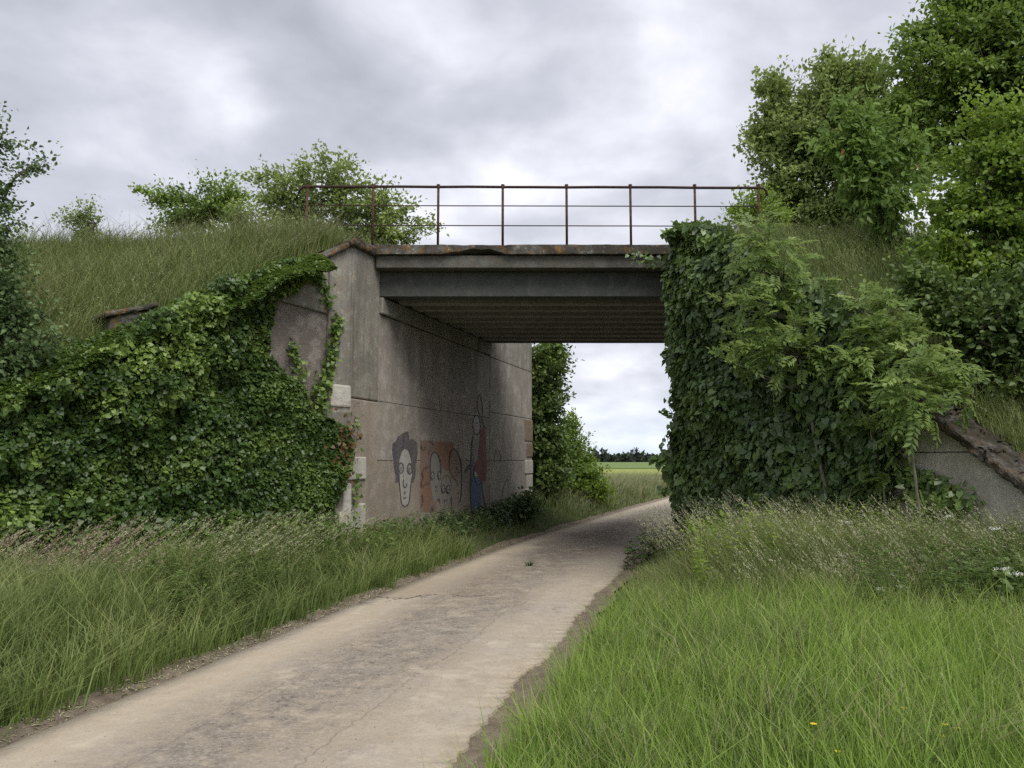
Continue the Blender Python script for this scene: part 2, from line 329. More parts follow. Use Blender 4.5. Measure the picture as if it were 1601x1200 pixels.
mask = k.math('MAXIMUM', mask, k.rng(k.math('ADD', k.math('MULTIPLY', big, .5), k.math('MULTIPLY', med, .5)), .60, .68))
c_ = k.mix(k.math('MULTIPLY', mask, .92), sand, agg)
c_ = k.mix(k.rng(fine, .4, .7, 0, .30), c_, (.20,.17,.135))
def seam(u0, wob, wid, v0, v1):
    q = k.noise(1, 3, .6, k.mapv(uvn.outputs[0], (0, .45, 0))); d = k.math('ABSOLUTE', k.math('SUBTRACT', U, k.rng(q, 0, 1, u0-wob, u0+wob)))
    return k.math('MULTIPLY', k.rng(d, wid, wid*.35), k.math('MULTIPLY', k.rng(Vv, v0, v0+.6), k.rng(Vv, v1+2, v1)))
c_ = k.mix(k.math('MULTIPLY', seam(.36, .012, .005, -5, 9), .35), c_, (.12,.10,.085))
c_ = k.mix(k.math('MULTIPLY', seam(.70, .012, .004, -5, 8), .4), c_, (.10,.085,.07))
# damp dirt under the bridge, with part of its shade mixed into the colour
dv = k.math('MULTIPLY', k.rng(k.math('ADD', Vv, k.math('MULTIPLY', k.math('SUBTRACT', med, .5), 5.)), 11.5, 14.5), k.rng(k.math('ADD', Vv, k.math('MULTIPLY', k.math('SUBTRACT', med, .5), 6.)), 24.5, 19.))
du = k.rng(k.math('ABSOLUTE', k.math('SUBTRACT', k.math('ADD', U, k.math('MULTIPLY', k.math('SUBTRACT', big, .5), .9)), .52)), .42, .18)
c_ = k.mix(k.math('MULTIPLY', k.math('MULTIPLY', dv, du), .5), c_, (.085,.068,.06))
crk = k.voro(.62, vec=k.mapv(k.pos, (1,1,1)), feat='DISTANCE_TO_EDGE'); wob = k.noise(3, 4, .7)
c_ = k.mix(k.math('MULTIPLY', k.rng(k.math('ADD', crk, k.math('MULTIPLY', k.math('SUBTRACT', wob, .5), .22)), .010, .002), k.rng(big, .60, .66, 0, .4)), c_, (.08,.065,.05))
pit = k.rng(k.noise(34, 3, .75), .36, .30)
c_ = k.mix(k.math('MULTIPLY', pit, k.rng(mask, 0, 1, .25, .9)), c_, (.07,.055,.045)); c_ = k.mix(k.rng(k.noise(2.2, 6, .7), .56, .70, 0, .55), c_, (.50,.43,.33)); c_ = k.mix(k.rng(k.noise(140, 2, .7), .35, .65, 0, .22), c_, (.16,.13,.10))
k.bump(k.math('ADD', k.math('MULTIPLY', k.math('MULTIPLY', fine, k.rng(mask, 0, 1, .35, 1.)), 1.), k.math('MULTIPLY', med, .8)), .7, .02)
c_ = k.mix(1., c_, (1.26,1.27,1.29), 'MULTIPLY')
tc_ = k.math('ABSOLUTE', k.math('SUBTRACT', Vv, k.rng(k.noise(2.6, 4, .7), .3, .7, 9.2, 9.75)))
c_ = k.mix(k.math('MULTIPLY', k.rng(tc_, .05, .02), k.rng(U, .62, .45)), c_, (.09,.075,.06)); tp_ = k.math('MULTIPLY', k.rng(k.math('SUBTRACT', Vv, k.rng(k.noise(2.6, 4, .7), .3, .7, 9.2, 9.75)), 0, .03), k.rng(U, .60, .35))
c_ = k.mix(k.math('MULTIPLY', tp_, k.math('MULTIPLY', k.rng(Vv, 12.5, 10.2), .35)), c_, (.27,.21,.15))
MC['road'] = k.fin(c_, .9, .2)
Ds = np.concatenate([np.concatenate([np.arange(-6, 3, .1), np.arange(3, 14, .025), np.arange(14, 26, .055)]), np.arange(26, 70, .5), np.arange(70, 170, 4)])
eL, eR = edge_l(Ds), edge_r(Ds); NU = 15; uu = np.linspace(0, 1, NU)
RX = eL[:,None]*(1-uu)+eR[:,None]*uu; RY = np.repeat(Ds[:,None], NU, 1)
RZ = .004+.02*(1-(2*uu-1)**2)[None,:]+.015*(fbm(RX, RY, .7, 2)-.5)
n, m = RX.shape; V = np.stack([RX, RY, RZ], -1).reshape(-1, 3); i = np.arange(n*m).reshape(n, m)
F = np.stack([i[:-1,:-1], i[:-1,1:], i[1:,1:], i[1:,:-1]], -1).reshape(-1, 4)
lo = V.copy().reshape(n, m, 3)[:, [0,-1]].copy(); lo[:,:,2] = -.07; lo[:,0,0] -= .015; lo[:,1,0] += .015
b0 = len(V); V = np.concatenate([V, lo.reshape(-1, 3)]); j = b0+np.arange(2*n).reshape(n, 2)
F = np.concatenate([F, np.stack([i[:-1,0], i[1:,0], j[1:,0], j[:-1,0]], -1), np.stack([i[1:,-1], i[:-1,-1], j[:-1,1], j[1:,1]], -1)])
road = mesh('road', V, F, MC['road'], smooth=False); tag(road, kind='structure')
uv = road.data.uv_layers.new(name='road'); li = np.empty(len(road.data.loops), dtype=np.int32); road.data.loops.foreach_get('vertex_index', li)
Uv = np.concatenate([np.stack([np.repeat(uu[None,:], n, 0), RY], -1).reshape(-1, 2), np.stack([np.repeat(np.array([[0.,1.]]), n, 0), np.repeat(Ds[:,None], 2, 1)], -1).reshape(-1, 2)])
uv.data.foreach_set('uv', Uv[li].astype(np.float32).ravel())
road.data.polygons.foreach_set('use_smooth', np.arange(len(road.data.polygons)) < (n-1)*(m-1))
# dirt strips along both edges
for sgn, ef in ((-1, edge_l), (1, edge_r)):
    D2 = np.arange(-6, 45, .12); e0 = ef(D2); wd = (.14 if sgn < 0 else .15)+.24*fbm(D2, D2*0+sgn, .9, 12)
    tt = np.linspace(-.12, 1, 9); X = e0[:,None]+sgn*wd[:,None]*tt; Y = np.repeat(D2[:,None], 9, 1)
    Z = np.maximum(zground(X, Y)+.035, -.012)+.02*(fbm(X, Y, 6, 2)-.5)
    n, m = X.shape; i = np.arange(n*m).reshape(n, m); F = np.stack([i[:-1,:-1], i[:-1,1:], i[1:,1:], i[1:,:-1]], -1).reshape(-1, 4)
    if sgn < 0: F = F[:, ::-1]
    tag(mesh('dirt_verge', np.stack([X, Y, Z], -1), F, MC['dirt'], smooth=True), kind='structure')

# embankments
for side, bf in ((-1, xl), (1, xr)):
    Dr = np.linspace(4.5, 27.5, 120); s = np.concatenate([np.linspace(.28, 14, 90), np.geomspace(14.5, 90, 22)])
    Y = np.repeat(Dr[:,None], len(s), 1); X = bf(Y)+side*s[None,:]; Z = zbank(X, Y, side); Z = np.maximum(Z, -.6)
    n, m = X.shape; i = np.arange(n*m).reshape(n, m); F = np.stack([i[:-1,:-1], i[:-1,1:], i[1:,1:], i[1:,:-1]], -1).reshape(-1, 4)
    if side < 0: F = F[:, ::-1]
    tag(mesh('embankment_terrain', np.stack([X, Y, Z], -1), F, MC['soil'], smooth=True), kind='structure')

_tex = bpy.data.textures.new('stone_relief', 'CLOUDS'); _tex.noise_scale = .11; _tex.noise_depth = 4
def rough(o, amt, lv=4):
    m = o.modifiers.new('subdivide', 'SUBSURF'); m.subdivision_type = 'SIMPLE'; m.levels = m.render_levels = lv
    d = o.modifiers.new('relief', 'DISPLACE'); d.texture = _tex; d.texture_coords = 'GLOBAL'; d.strength = amt; d.mid_level = .5; return o
# ------------------------------------------------------------------ bridge
WD = np.array((SL, 1.0)); WD = WD/np.linalg.norm(WD); WN = np.array((WD[1], -WD[0]))     # along the wall, out into the passage
def wpt(s, off=0.): return A0+WD*s+WN*off
def sD(D): return (D-A0[1])/WD[1]
def px_sz(px, py, off=0.):
    r = ray(px, py); o = A0+WN*off; t = (o[0]*WN[0]+o[1]*WN[1])/(r[0]*WN[0]+r[1]*WN[1]); p = r*t
    return float(np.dot(p[:2]-o, WD)), float(p[2]+EYE)
def wbox(s0, s1, z0, z1, o0, o1):
    return prism([wpt(s0,o1), wpt(s0,o0), wpt(s1,o0), wpt(s1,o1)], z0, z1)

lab = thing('abutment', 'streaked concrete left abutment of the bridge with faces painted on its inner wall', 'abutment', (A0[0], A0[1], 0))
sP, sM, sE = sD(13.3), sD(18.72), sD(22.1)
V, F = wbox(.05, sE-.05, -.4, 4.0, -.75, -.08); part('core', V, F, MC['wall'], lab)
lift_z = [-.4, px_sz(600,720)[1], px_sz(600,628)[1], 4.05]
g_ = .004
for i_ in range(3):
    V, F = wbox(sP+.004, sM-.004, lift_z[i_]+g_, lift_z[i_+1]-g_, -.5, -.012)
    part('concrete_lift', V, F, MC['wall_low'] if i_ < 1 else MC['wall'], lab, bevel=.006)
cz0, cz1 = 4.06, 4.34
V, F = wbox(sP+.01, sM-.01, cz0, cz1, -.5, .05); part('bearing_shelf', V, F, MC['pil'], lab, bevel=.02)
V, F = wbox(0, sP, -.4, px_sz(570,625)[1], -.45, .0); part('pilaster', V, F, MC['wall_low'], lab, bevel=.025)
V, F = wbox(0, sP, px_sz(570,625)[1]+.01, 4.99, -.45, .0); part('pilaster', V, F, MC['pil'], lab, bevel=.025)
far_z = [-.4, 1.58, 2.72, 4.02, 5.05]
for i_ in range(4):
    V, F = wbox(sM, sE, far_z[i_]+g_, far_z[i_+1]-g_, -.45, .0); part('concrete_lift', V, F, MC['pil'] if i_ == 3 else MC['wall'], lab, bevel=.015)
# quoin stones let into the corners
def quoin(pa, pb, mat, off=.03, s0=None):
    s_a, z1 = px_sz(*pa); s_b, z0 = px_sz(*pb)
    if s0 is not None: s_a = s0
    V, F = wbox(min(s_a, s_b), max(s_a, s_b), z0, z1, -.06, off); part('quoin_stone', V, F, mat, lab, bevel=.018)
quoin((552,714), (570,749), MC['quoin'], .035, -.04); quoin((552,788), (569,828), MC['quoin'], .03, -.03)
quoin((820,655), (832,690), MC['brown_stone'], .02); quoin((823,692), (832,714), MC['brown_stone'], .025); quoin((820,719), (832,740), MC['quoin'], .03); quoin((823,742), (832,762), MC['quoin'], .02); quoin((821,764), (832,784), MC['quoin'], .03)

# wing walls: plan direction, top falling away from the corner
LWD = np.array((-1.,-1.))/math.sqrt(2); LWN = np.array((LWD[1]*-1, LWD[0]*1.)); LWN = np.array((.7071, -.7071))
def ltop(s): return 4.97-.79*s*.7071
def lpt(s, off=0.): return A0+LWD*s+LWN*off
RWD = np.array((.5,-1.))/math.hypot(.5,1); RWN = np.array((-1.,-.5))/math.hypot(.5,1)
def rtop(s): return 5.02-.86*max(0., s-.25)*.8944
def rpt(s, off=0.): return B0+RWD*s+RWN*off
def px_wing(px, py, o, d, nn):
    r = ray(px, py); t = (o[0]*nn[0]+o[1]*nn[1])/(r[0]*nn[0]+r[1]*nn[1]); p = r*t
    return float(np.dot(p[:2]-o, d)), float(p[2]+EYE)
def lbox(s0, s1, z0a, z0b, z1a, z1b, o0, o1): return prism([lpt(s0,o1), lpt(s1,o1), lpt(s1,o0), lpt(s0,o0)], [z0a,z0b,z0b,z0a], [z1a,z1b,z1b,z1a])
def rbox(s0, s1, z0a, z0b, z1a, z1b, o0, o1): return prism([rpt(s1,o1), rpt(s0,o1), rpt(s0,o0), rpt(s1,o0)], [z0b,z0a,z0a,z0b], [z1b,z1a,z1a,z1b])
lw = thing('wing_wall', 'rough concrete wing wall sloping down beneath the creeper on the left bank', 'wall', (*lpt(3), 0))
V, F = lbox(.02, 7.2, -.4, -.4, ltop(.02), ltop(7.2), -.55, -.06); part('rough_panel', V, F, MC['panel'], lw)
V, F = lbox(0, .42, -.4, -.4, 4.98, ltop(.42), -.4, 0); part('pilaster', V, F, MC['pil'], lw, bevel=.03)
zb = px_wing(480, 485, A0, LWD, LWN)[1]
V, F = lbox(.424, 1.35, zb, zb+.1, ltop(.424), ltop(1.35), -.4, -.015); part('smooth_band', V, F, MC['pil'], lw, bevel=.02)
s_, z_ = px_wing(538, 600, A0, LWD, LWN)
def lquoin(pa, pb, off): 
    sa, z1 = px_wing(*pa, A0, LWD, LWN); sb, z0 = px_wing(*pb, A0, LWD, LWN)
    V, F = lbox(min(sa,sb), max(sa,sb), z0, z0, z1, z1, -.1, off); q_ = part('quoin_stone', V, F, MC['quoin'] if off > .024 else MC['pil'], lw, bevel=.03); rough(q_, .02)
lquoin((516,600), (548,637), .028); lquoin((518,640), (548,668), .022); lquoin((535,755), (547,850), .04); lquoin((528,800), (534,850), .05)
# coping stones with open joints
def coping(root, fn, top, s_list, o0, o1, th, mat, name='coping_stone'):
    for a_, b_ in zip(s_list[:-1], s_list[1:]):
        b2 = b_-.02; j = random.uniform(-.012, .012)
        V, F = fn(a_, b2, top(a_)+j+.005, top(b2)+j+.005, top(a_)+th+j, top(b2)+th+j, o0, o1)
        rough(part(name, V, F, mat, root, bevel=.03), .10 if mat is MC['mossy'] else .04, 5)
coping(lw, lbox, ltop, [.12, .95, 1.9, 2.85, 3.8, 4.8, 5.8, 6.9], -.62, .10, .11, MC['cop'])
V, F = prism([wpt(-.12,.09), lpt(.12,.12), lpt(.12,-.62), wpt(.9,-.62), wpt(.98,.09)], [4.985,4.93,4.93,4.985,4.985], [5.12,5.02,5.04,5.16,5.10]); rough(part('cap_stone', V, F, MC['cop'], lw, bevel=.04), .05)
# stepped block standing on the coping
blk = thing('concrete_block', 'lichen covered concrete block standing on the coping above the creeper', 'block', (*lpt(3.25,-.45), ltop(3.25)))
V, F = lbox(2.98, 3.52, ltop(2.98)-.1, ltop(3.52)-.3, ltop(2.98)+.30, ltop(3.52)+.40, -.85, -.16); rough(part('body', V, F, MC['cop'], blk, bevel=.05), .05)
V, F = lbox(2.93, 3.58, ltop(2.98)+.30, ltop(3.52)+.39, ltop(2.98)+.37, ltop(3.52)+.46, -.9, -.10); rough(part('cap', V, F, MC['cop'], blk, bevel=.03), .05)

rab = thing('abutment', 'concrete right abutment hidden beneath thick dark ivy', 'abutment', (B0[0], B0[1], 0))
rn = np.array((-WD[1], WD[0]))
def rwp(s, off=0.): return B0+WD*s+rn*off
V, F = prism([rwp(0,0), rwp(sE,0), rwp(sE,-.6), rwp(0,-.6)], -.4, 4.05); part('wall', V, F, MC['wall'], rab, bevel=.02)
V, F = prism([rwp(0,0), rwp(sP,0), rwp(sP,-.6), rwp(0,-.6)], 4.052, 5.0); part('pilaster', V, F, MC['pil'], rab, bevel=.02)
V, F = prism([rwp(sP+.01,.05), rwp(sM,.05), rwp(sM,-.5), rwp(sP+.01,-.5)], 4.06, 4.34); part('bearing_shelf', V, F, MC['pil'], rab, bevel=.02)
rwg = thing('wing_wall', 'grey concrete wing wall falling to the verge on the right below a mossy coping', 'wall', (*rpt(3), 0))
zj = px_wing(1440, 707, B0, RWD, RWN)[1]
V, F = rbox(.02, 7.4, -.5, -.5, rtop(.02), rtop(7.4), -.55, -.05); V = np.array(V); part('core', V, F, MC['wall'], rwg)
s_j = (5.02-.02-zj)/(.86*.8944)+.25
def profile(pts, fn, o0, o1):
    n = len(pts); V = [(*fn(q[0], o1), q[1]) for q in pts]+[(*fn(q[0], o0), q[1]) for q in pts]
    return V, [tuple(range(n))[::-1], tuple(range(n, 2*n))]+[(i, (i+1)%n, n+(i+1)%n, n+i) for i in range(n)]
V, F = profile([(.02,-.5),(.02,zj-.006),(s_j,zj-.006),(7.2,rtop(7.2)-.005),(7.2,-.5)], rpt, -.3, 0); part('concrete_lift', V, F, MC['wing'], rwg, bevel=.01)
V, F = profile([(.02,zj+.006),(.02,rtop(.02)-.01),(.25,rtop(.25)-.01),(s_j-.02,zj+.012),(s_j-.02,zj+.006)], rpt, -.3, -.004); part('concrete_lift', V, F, MC['wing'], rwg, bevel=.008)
coping(rwg, rbox, rtop, [.02, 1.0, 2.0, 3.1, 3.95, 4.75, 5.5, 6.3, 7.2], -.72, .13, .13, MC['mossy'])
# broken crumbs and rough lumps along the right coping
pts = []; 
for q in range(420):
    s0 = random.uniform(2.8, 6.9); o0 = random.uniform(-.68, .12); z0 = rtop(s0)+.125
    p = rpt(s0, o0); r0 = random.uniform(.012, .05)
    cc = [(p[0]+random.uniform(-r0,r0)*1.3, p[1]+random.uniform(-r0,r0)*1.3, z0+random.uniform(-.02,r0*.7)) for _ in range(5)]
    pts.append((cc, [(0,1,2),(0,2,3),(0,3,4),(0,4,1),(1,3,2),(1,4,3)]))
V, F = join(*pts); tag(part('moss_crumbs', V, F, MC['mossy'], rwg), kind='stuff')

# deck: beams run from abutment to abutment
deck = thing('bridge_deck', 'concrete bridge deck with a lichened edge slab and dark girders below', 'bridge deck', (.3, 13, 4.3))
def span(y0, y1, z0, z1, ext=.25, xr_=None):
    return prism([(xl(y0)-ext,y0), (xr(y0)+ext,y0), (xr(y1)+ext,y1), (xl(y1)-ext,y1)], z0, z1)
# the edge slab, its lower lip broken away in the middle
xsn = np.linspace(-2.30, 3.35, 150); yf, yb = 12.95, 13.28
zt = 5.150+.012*(vnoise(xsn, xsn*0, 3, 1)-.5)+.008*(vnoise(xsn, xsn*0, 11, 2)-.5); 
zl = 4.995+.010*(vnoise(xsn, xsn*0, 9, 3)-.5)
brk = ((xsn > -1.15) & (xsn < -.10)); chip = np.where(brk, .085*np.sin(np.clip((xsn+1.15)/1.05, 0, 1)*math.pi)**.6*(.5+.9*vnoise(xsn, xsn*0, 7, 5)), 0)
yfz = yf+.012*(vnoise(xsn, xsn*0, 5, 7)-.5)+np.where(brk, .03*vnoise(xsn, xsn*0, 8, 9), 0)
rows = [np.stack([xsn, 0*xsn+yb, zt], -1), np.stack([xsn, yfz, zt], -1), np.stack([xsn, yfz-.004, zl+chip], -1), np.stack([xsn, yfz+.012+chip*1.3, zl+chip*.5], -1), np.stack([xsn, 0*xsn+yb, zl-.002], -1)]
V = np.stack(rows, 0).reshape(-1, 3); m = len(xsn); i = np.arange(5*m).reshape(5, m)
F = [(i[r,c], i[(r+1)%5,c], i[(r+1)%5,c+1], i[r,c+1]) for r in range(5) for c in range(m-1)]+[tuple(i[::-1,0]), tuple(i[:,-1])]
part('edge_slab', V, [tuple(int(q) for q in f) for f in F], MC['cop'], deck)
V, F = prism([(-2.262,13.04),(3.25,13.04),(3.25,13.27),(-2.262,13.27)], 4.78, 4.99); part('edge_beam', V, F, MC['beam'], deck, bevel=.012)
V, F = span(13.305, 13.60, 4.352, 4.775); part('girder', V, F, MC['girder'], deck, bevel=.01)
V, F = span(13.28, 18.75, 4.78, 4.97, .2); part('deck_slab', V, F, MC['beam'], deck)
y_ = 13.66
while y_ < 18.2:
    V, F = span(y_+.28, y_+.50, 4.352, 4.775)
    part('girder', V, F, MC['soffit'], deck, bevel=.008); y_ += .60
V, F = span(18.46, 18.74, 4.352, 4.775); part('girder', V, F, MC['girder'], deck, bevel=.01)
k = M('ballast'); n_ = k.noise(18, 4, .7); k.bump(n_, 1, .05); MC['ballast'] = k.fin(k.ramp(n_, [(.3,(.06,.055,.045)), (.7,(.25,.23,.2))]), .95, .1)
V, F = span(13.30, 18.72, 4.974, 5.06, .15); part('ballast_bed', V, F, MC['ballast'], deck)

# rusty railing
rail = thing('railing', 'rusty three bar metal railing along the near edge of the bridge', 'railing', (.4, 13.05, 5.15))
YR = 13.08
def tube(path, r, sides=8):
    path = [np.array(p, float) for p in path]; V, F = [], []
    for i, p in enumerate(path):
        t = unit(path[min(i+1, len(path)-1)]-path[max(i-1, 0)]); up = np.array((0,0,1.)) if abs(t[2]) < .9 else np.array((0,1.,0))
        a = unit(np.cross(t, up)); b = np.cross(t, a); rr = r[i] if hasattr(r, '__len__') else r
        V += [p+rr*(math.cos(2*math.pi*q/sides)*a+math.sin(2*math.pi*q/sides)*b) for q in range(sides)]
    for i in range(len(path)-1):
        for q in range(sides): F.append((i*sides+q, (i+1)*sides+q, (i+1)*sides+(q+1)%sides, i*sides+(q+1)%sides))
    F += [tuple(range(sides)), tuple(range((len(path)-1)*sides, len(path)*sides))[::-1]]
    return V, F
zr = [6.185, 5.857, 5.517]
pxs = [480, 583, 685, 786, 886, 986, 1087, 1187]
PX = [(p-800.5)/FPX*YR/.9755 for p in pxs]
for i_, x in enumerate(PX):
    V, F = tube([(x-(.02 if i_ == 0 else 0),YR,4.75 if i_ in (0,7) else 5.13), (x,YR,zr[0]-.02)], .021); part('post', V, F, MC['rust'], rail, smooth=True)
    if 0 < i_ < 7:
        V, F = tube([(x,YR,5.148),(x,YR,5.165)], .045, 10); part('foot_flange', V, F, MC['rust'], rail)
    V, F = tube([(x,YR,zr[0]-.03),(x,YR,zr[0]+.032)], .031, 8); part('collar', V, F, MC['rust'], rail)
tp = [(PX[0]-.15,YR+.02,zr[0]-.11),(PX[0]-.13,YR+.01,zr[0]-.05),(PX[0]-.08,YR,zr[0]-.008)]+[(x+dx,YR,zr[0]-.0035*i_+random.uniform(-.004,.004)) for i_, x in enumerate(PX) for dx in (0,.5)][:-1]+[(PX[-1]+.08,YR,zr[0]-.03),(PX[-1]+.13,YR,zr[0]-.08),(PX[-1]+.14,YR,zr[0]-.16)]
V, F = tube(tp, .024); part('top_rail', V, F, MC['rust_bar'], rail, smooth=True)
for z in zr[1:]:
    tp = [(x+dx,YR,z-.0025*i_-(.002 if dx else 0)) for i_, x in enumerate(PX) for dx in (0,.54)][:-1]
    V, F = tube(tp, .0095, 6); part('middle_rail', V, F, MC['rust_bar'], rail, smooth=True)

# ------------------------------------------------------------------ mural, flat paint on the inner wall
def paintmat(name, col, fade=.2):
    k = M(name); st = k.noise(1, 5, .65, k.mapv(k.pos, (7,7,1.2))); fi = k.noise(30, 4, .7)
    c = k.mix(k.rng(st, .35, .75, .02, fade+.15), col, (.24,.205,.165)); c = k.mix(k.rng(fi, .46, .60, 0, .35), c, (.26,.235,.20)); c = k.mix(k.rng(k.noise(3.5, 6, .75), .56, .66, 0, .4), c, (.27,.24,.205))
    k.bump(fi, .4, .01); return k.fin(c, .85, .2)
PM = {'grey': paintmat('paint_slate', (.062,.062,.078)), 'white': paintmat('paint_white', (.42,.42,.39), .2), 'black': paintmat('paint_black', (.03,.03,.036), .2), 'orange': paintmat('paint_orange', (.27,.125,.075), .35),
      'rose': paintmat('paint_rose', (.27,.17,.13), .5), 'red': paintmat('paint_red', (.19,.055,.045), .3), 'blue': paintmat('paint_blue', (.06,.14,.26), .25), 'brown': paintmat('paint_brown', (.10,.05,.04)), 'pale': paintmat('paint_pale', (.30,.29,.27), .4), 'faint': paintmat('paint_faint', (.12,.10,.09), .6)}
_lay = [0]
def wpx(cx, cy, off):
    s, z = px_sz(580+cx/5., 600+cy/5., off); p = wpt(s, off); return (p[0], p[1], z)
class Fig:
    def __init__(s): s.V, s.F, s.mi, s.mats = [], [], [], []
    def m(s, c):
        if PM[c] not in s.mats: s.mats.append(PM[c])
        return s.mats.index(PM[c])
    def off(s): _lay[0] += 1; return -.0105+.0003*_lay[0]
    def poly(s, pts, c, rough=2.5, sub=2):
        off = s.off(); P = []
        for i in range(len(pts)):
            a = np.array(pts[i], float); b = np.array(pts[(i+1) % len(pts)], float)
            for q in range(sub): P.append(a+(b-a)*q/sub+np.array((random.uniform(-rough,rough), random.uniform(-rough,rough)))*.6)
        k0 = len(s.V); s.V += [wpx(*p, off) for p in P]; s.F.append(tuple(range(k0, k0+len(P)))[::-1]); s.mi.append(s.m(c)); return s
    def stroke(s, pts, c, wd=8, closed=False):
        P = [np.array(p, float) for p in pts]
        if closed: P = P+[P[0], P[1]]
        Q = []
        for i in range(len(P)-1):       # smooth the line
            p0, p1, p2, p3 = P[max(i-1,0)], P[i], P[i+1], P[min(i+2,len(P)-1)]
            for t in (0, .25, .5, .75): Q.append(.5*((2*p1)+(p2-p0)*t+(2*p0-5*p1+4*p2-p3)*t*t+(3*p1-p0-3*p2+p3)*t**3))
        Q.append(P[-1])
        if closed: Q = Q[:-4]
        for i in range(len(Q)-1):
            if i % 6 == 0: off = s.off()
            d = unit(Q[i+1]-Q[i]) if np.linalg.norm(Q[i+1]-Q[i]) > 1e-6 else np.array((1.,0)); nn = np.array((-d[1], d[0]))*wd/2*random.uniform(.75,1.2)
            if i % 6 == 0: a, b = Q[i]-nn, Q[i]+nn
            e, f = Q[i+1]+nn, Q[i+1]-nn; k0 = len(s.V)
            s.V += [wpx(*a,off), wpx(*b,off), wpx(*e,off), wpx(*f,off)]; s.F.append((k0,k0+1,k0+2,k0+3)); s.mi.append(s.m(c)); a, b = f, e
        return s
    def ell(s, x, y, rx, ry, c, fill=True, wd=7):
        pts = [(x+rx*math.cos(t), y+ry*math.sin(t)) for t in np.linspace(0, 2*math.pi, 15)[:-1]]
        return s.poly(pts, c, 0, 1) if fill else s.stroke(pts, c, wd, True)
    lift = 0.
    def build(s, name, label):
        o = part(name, s.V, s.F, s.mats, lab, mi=s.mi); o['label'] = label; _lay[0] = 0; return o
f = Fig()
f.poly([(165,470),(190,450),(215,410),(240,390),(265,375),(290,370),(298,400),(300,450),(315,428),(340,440),(362,460),(366,560),(352,640),(347,700),(336,775),(325,770),(318,600),(290,540),(262,520),(240,560),(225,620),(215,770),(190,770),(190,700),(172,600)], 'grey', 6, 3)
f.poly([(262,508),(290,520),(308,580),(318,640),(322,720),(310,800),(305,860),(295,930),(265,955),(240,935),(228,860),(218,760),(218,660),(225,590),(240,530)], 'white')
f.stroke([(218,700),(222,780),(230,860),(240,932),(265,957),(295,930),(305,860),(312,790),(324,720)], 'black', 9)
for ex, ey in ((236,656),(304,662)): f.ell(ex, ey, 18, 40, 'grey', False, 10); f.ell(ex, ey+2, 9, 22, 'pale'); f.ell(ex, ey+2, 4, 9, 'black')
f.stroke([(255,745),(254,785),(266,805),(280,795),(278,775)], 'grey', 7).ell(265, 848, 7, 10, 'grey').stroke([(252,884),(265,890),(280,883)], 'grey', 6).stroke([(255,722),(258,700)], 'pale', 5)
f.build('painted_face', 'long white painted face with dark tousled hair')
f = Fig()
f.poly([(385,440),(510,448),(512,1000),(385,1000)], 'rose', 3, 4).poly([(510,450),(650,452),(640,560),(625,650),(600,680),(548,640),(540,575),(515,540)], 'orange', 4)
f.poly([(402,690),(438,640),(460,700),(465,800),(500,890),(460,930),(455,1000),(410,1000),(400,850)], 'orange', 6)
f.poly([(466,640),(472,570),(495,535),(520,555),(538,605),(546,690),(540,800),(530,900),(500,930),(478,860),(464,760)], 'pale').poly([(548,800),(562,745),(590,716),(618,742),(630,800),(625,900),(600,950),(560,930)], 'pale')
f.stroke([(466,760),(463,640),(470,565),(495,532),(520,552),(540,605),(548,690)], 'black', 9).stroke([(545,800),(560,742),(590,712),(620,742),(630,800)], 'faint', 6)
for ex, ey in ((481,716),(536,714),(567,820),(606,822)): f.ell(ex, ey, 13, 32, 'black', False, 6); f.ell(ex, ey, 8, 22, 'white'); f.ell(ex, ey+3, 3, 8, 'black')
f.stroke([(505,795),(512,805),(522,792)], 'grey', 5).stroke([(505,835),(515,828),(525,836)], 'grey', 5).stroke([(570,900),(585,918),(600,898)], 'grey', 5).stroke([(518,905),(536,895),(540,925)], 'grey', 6).stroke([(630,880),(632,950)], 'grey', 6).stroke([(470,1000),(480,955),(492,1000)], 'grey', 6)
f.stroke([(393,470),(405,505),(425,505),(428,480)], 'faint', 7).stroke([(460,440),(492,470),(470,505),(455,540)], 'faint', 8).stroke([(455,640),(425,650),(402,690),(410,725),(396,770),(402,800),(435,770),(462,780)], 'brown', 7).stroke([(400,860),(408,900),(398,950)], 'brown', 6)
f.build('painted_group', 'two pale wide eyed painted faces on an orange and pink ground')
f = Fig()
f.poly([(618,565),(626,520),(648,508),(672,540),(690,600),(690,700),(660,745),(632,700),(615,640)], 'rose', 2).stroke([(612,620),(618,550),(645,505),(680,545),(700,605),(708,680),(710,770),(704,870),(695,920)], 'black', 12).stroke([(610,600),(618,680),(640,728),(672,760)], 'brown', 10)
f.ell(670, 660, 5, 14, 'black').ell(688, 690, 6, 14, 'blue').stroke([(678,770),(684,800)], 'blue', 6).ell(684, 855, 5, 7, 'grey')
f.build('painted_outline', 'curved black outline of a bowed painted head')
f = Fig()
f.stroke([(850,248),(834,190),(834,115),(848,82),(862,120),(872,190),(868,262)], 'brown', 10, False)
f.ell(826, 322, 29, 76, 'white').ell(826, 322, 29, 76, 'black', False, 8).stroke([(812,300),(818,310)], 'grey', 5).stroke([(826,310),(834,302)], 'grey', 5).stroke([(814,350),(824,358)], 'grey', 5)
f.poly([(858,358),(888,338),(900,400),(905,560),(900,760),(860,765),(828,722),(806,690),(814,600),(842,580),(850,450)], 'red', 4).poly([(796,440),(828,428),(842,500),(832,590),(810,620),(800,560)], 'pale', 3)
f.poly([(784,585),(800,590),(800,720),(780,755)], 'blue', 3).poly([(788,738),(828,725),(862,762),(866,1000),(826,1062),(790,1000),(780,860)], 'blue', 5).poly([(804,690),(822,684),(834,722),(812,728)], 'white', 1)
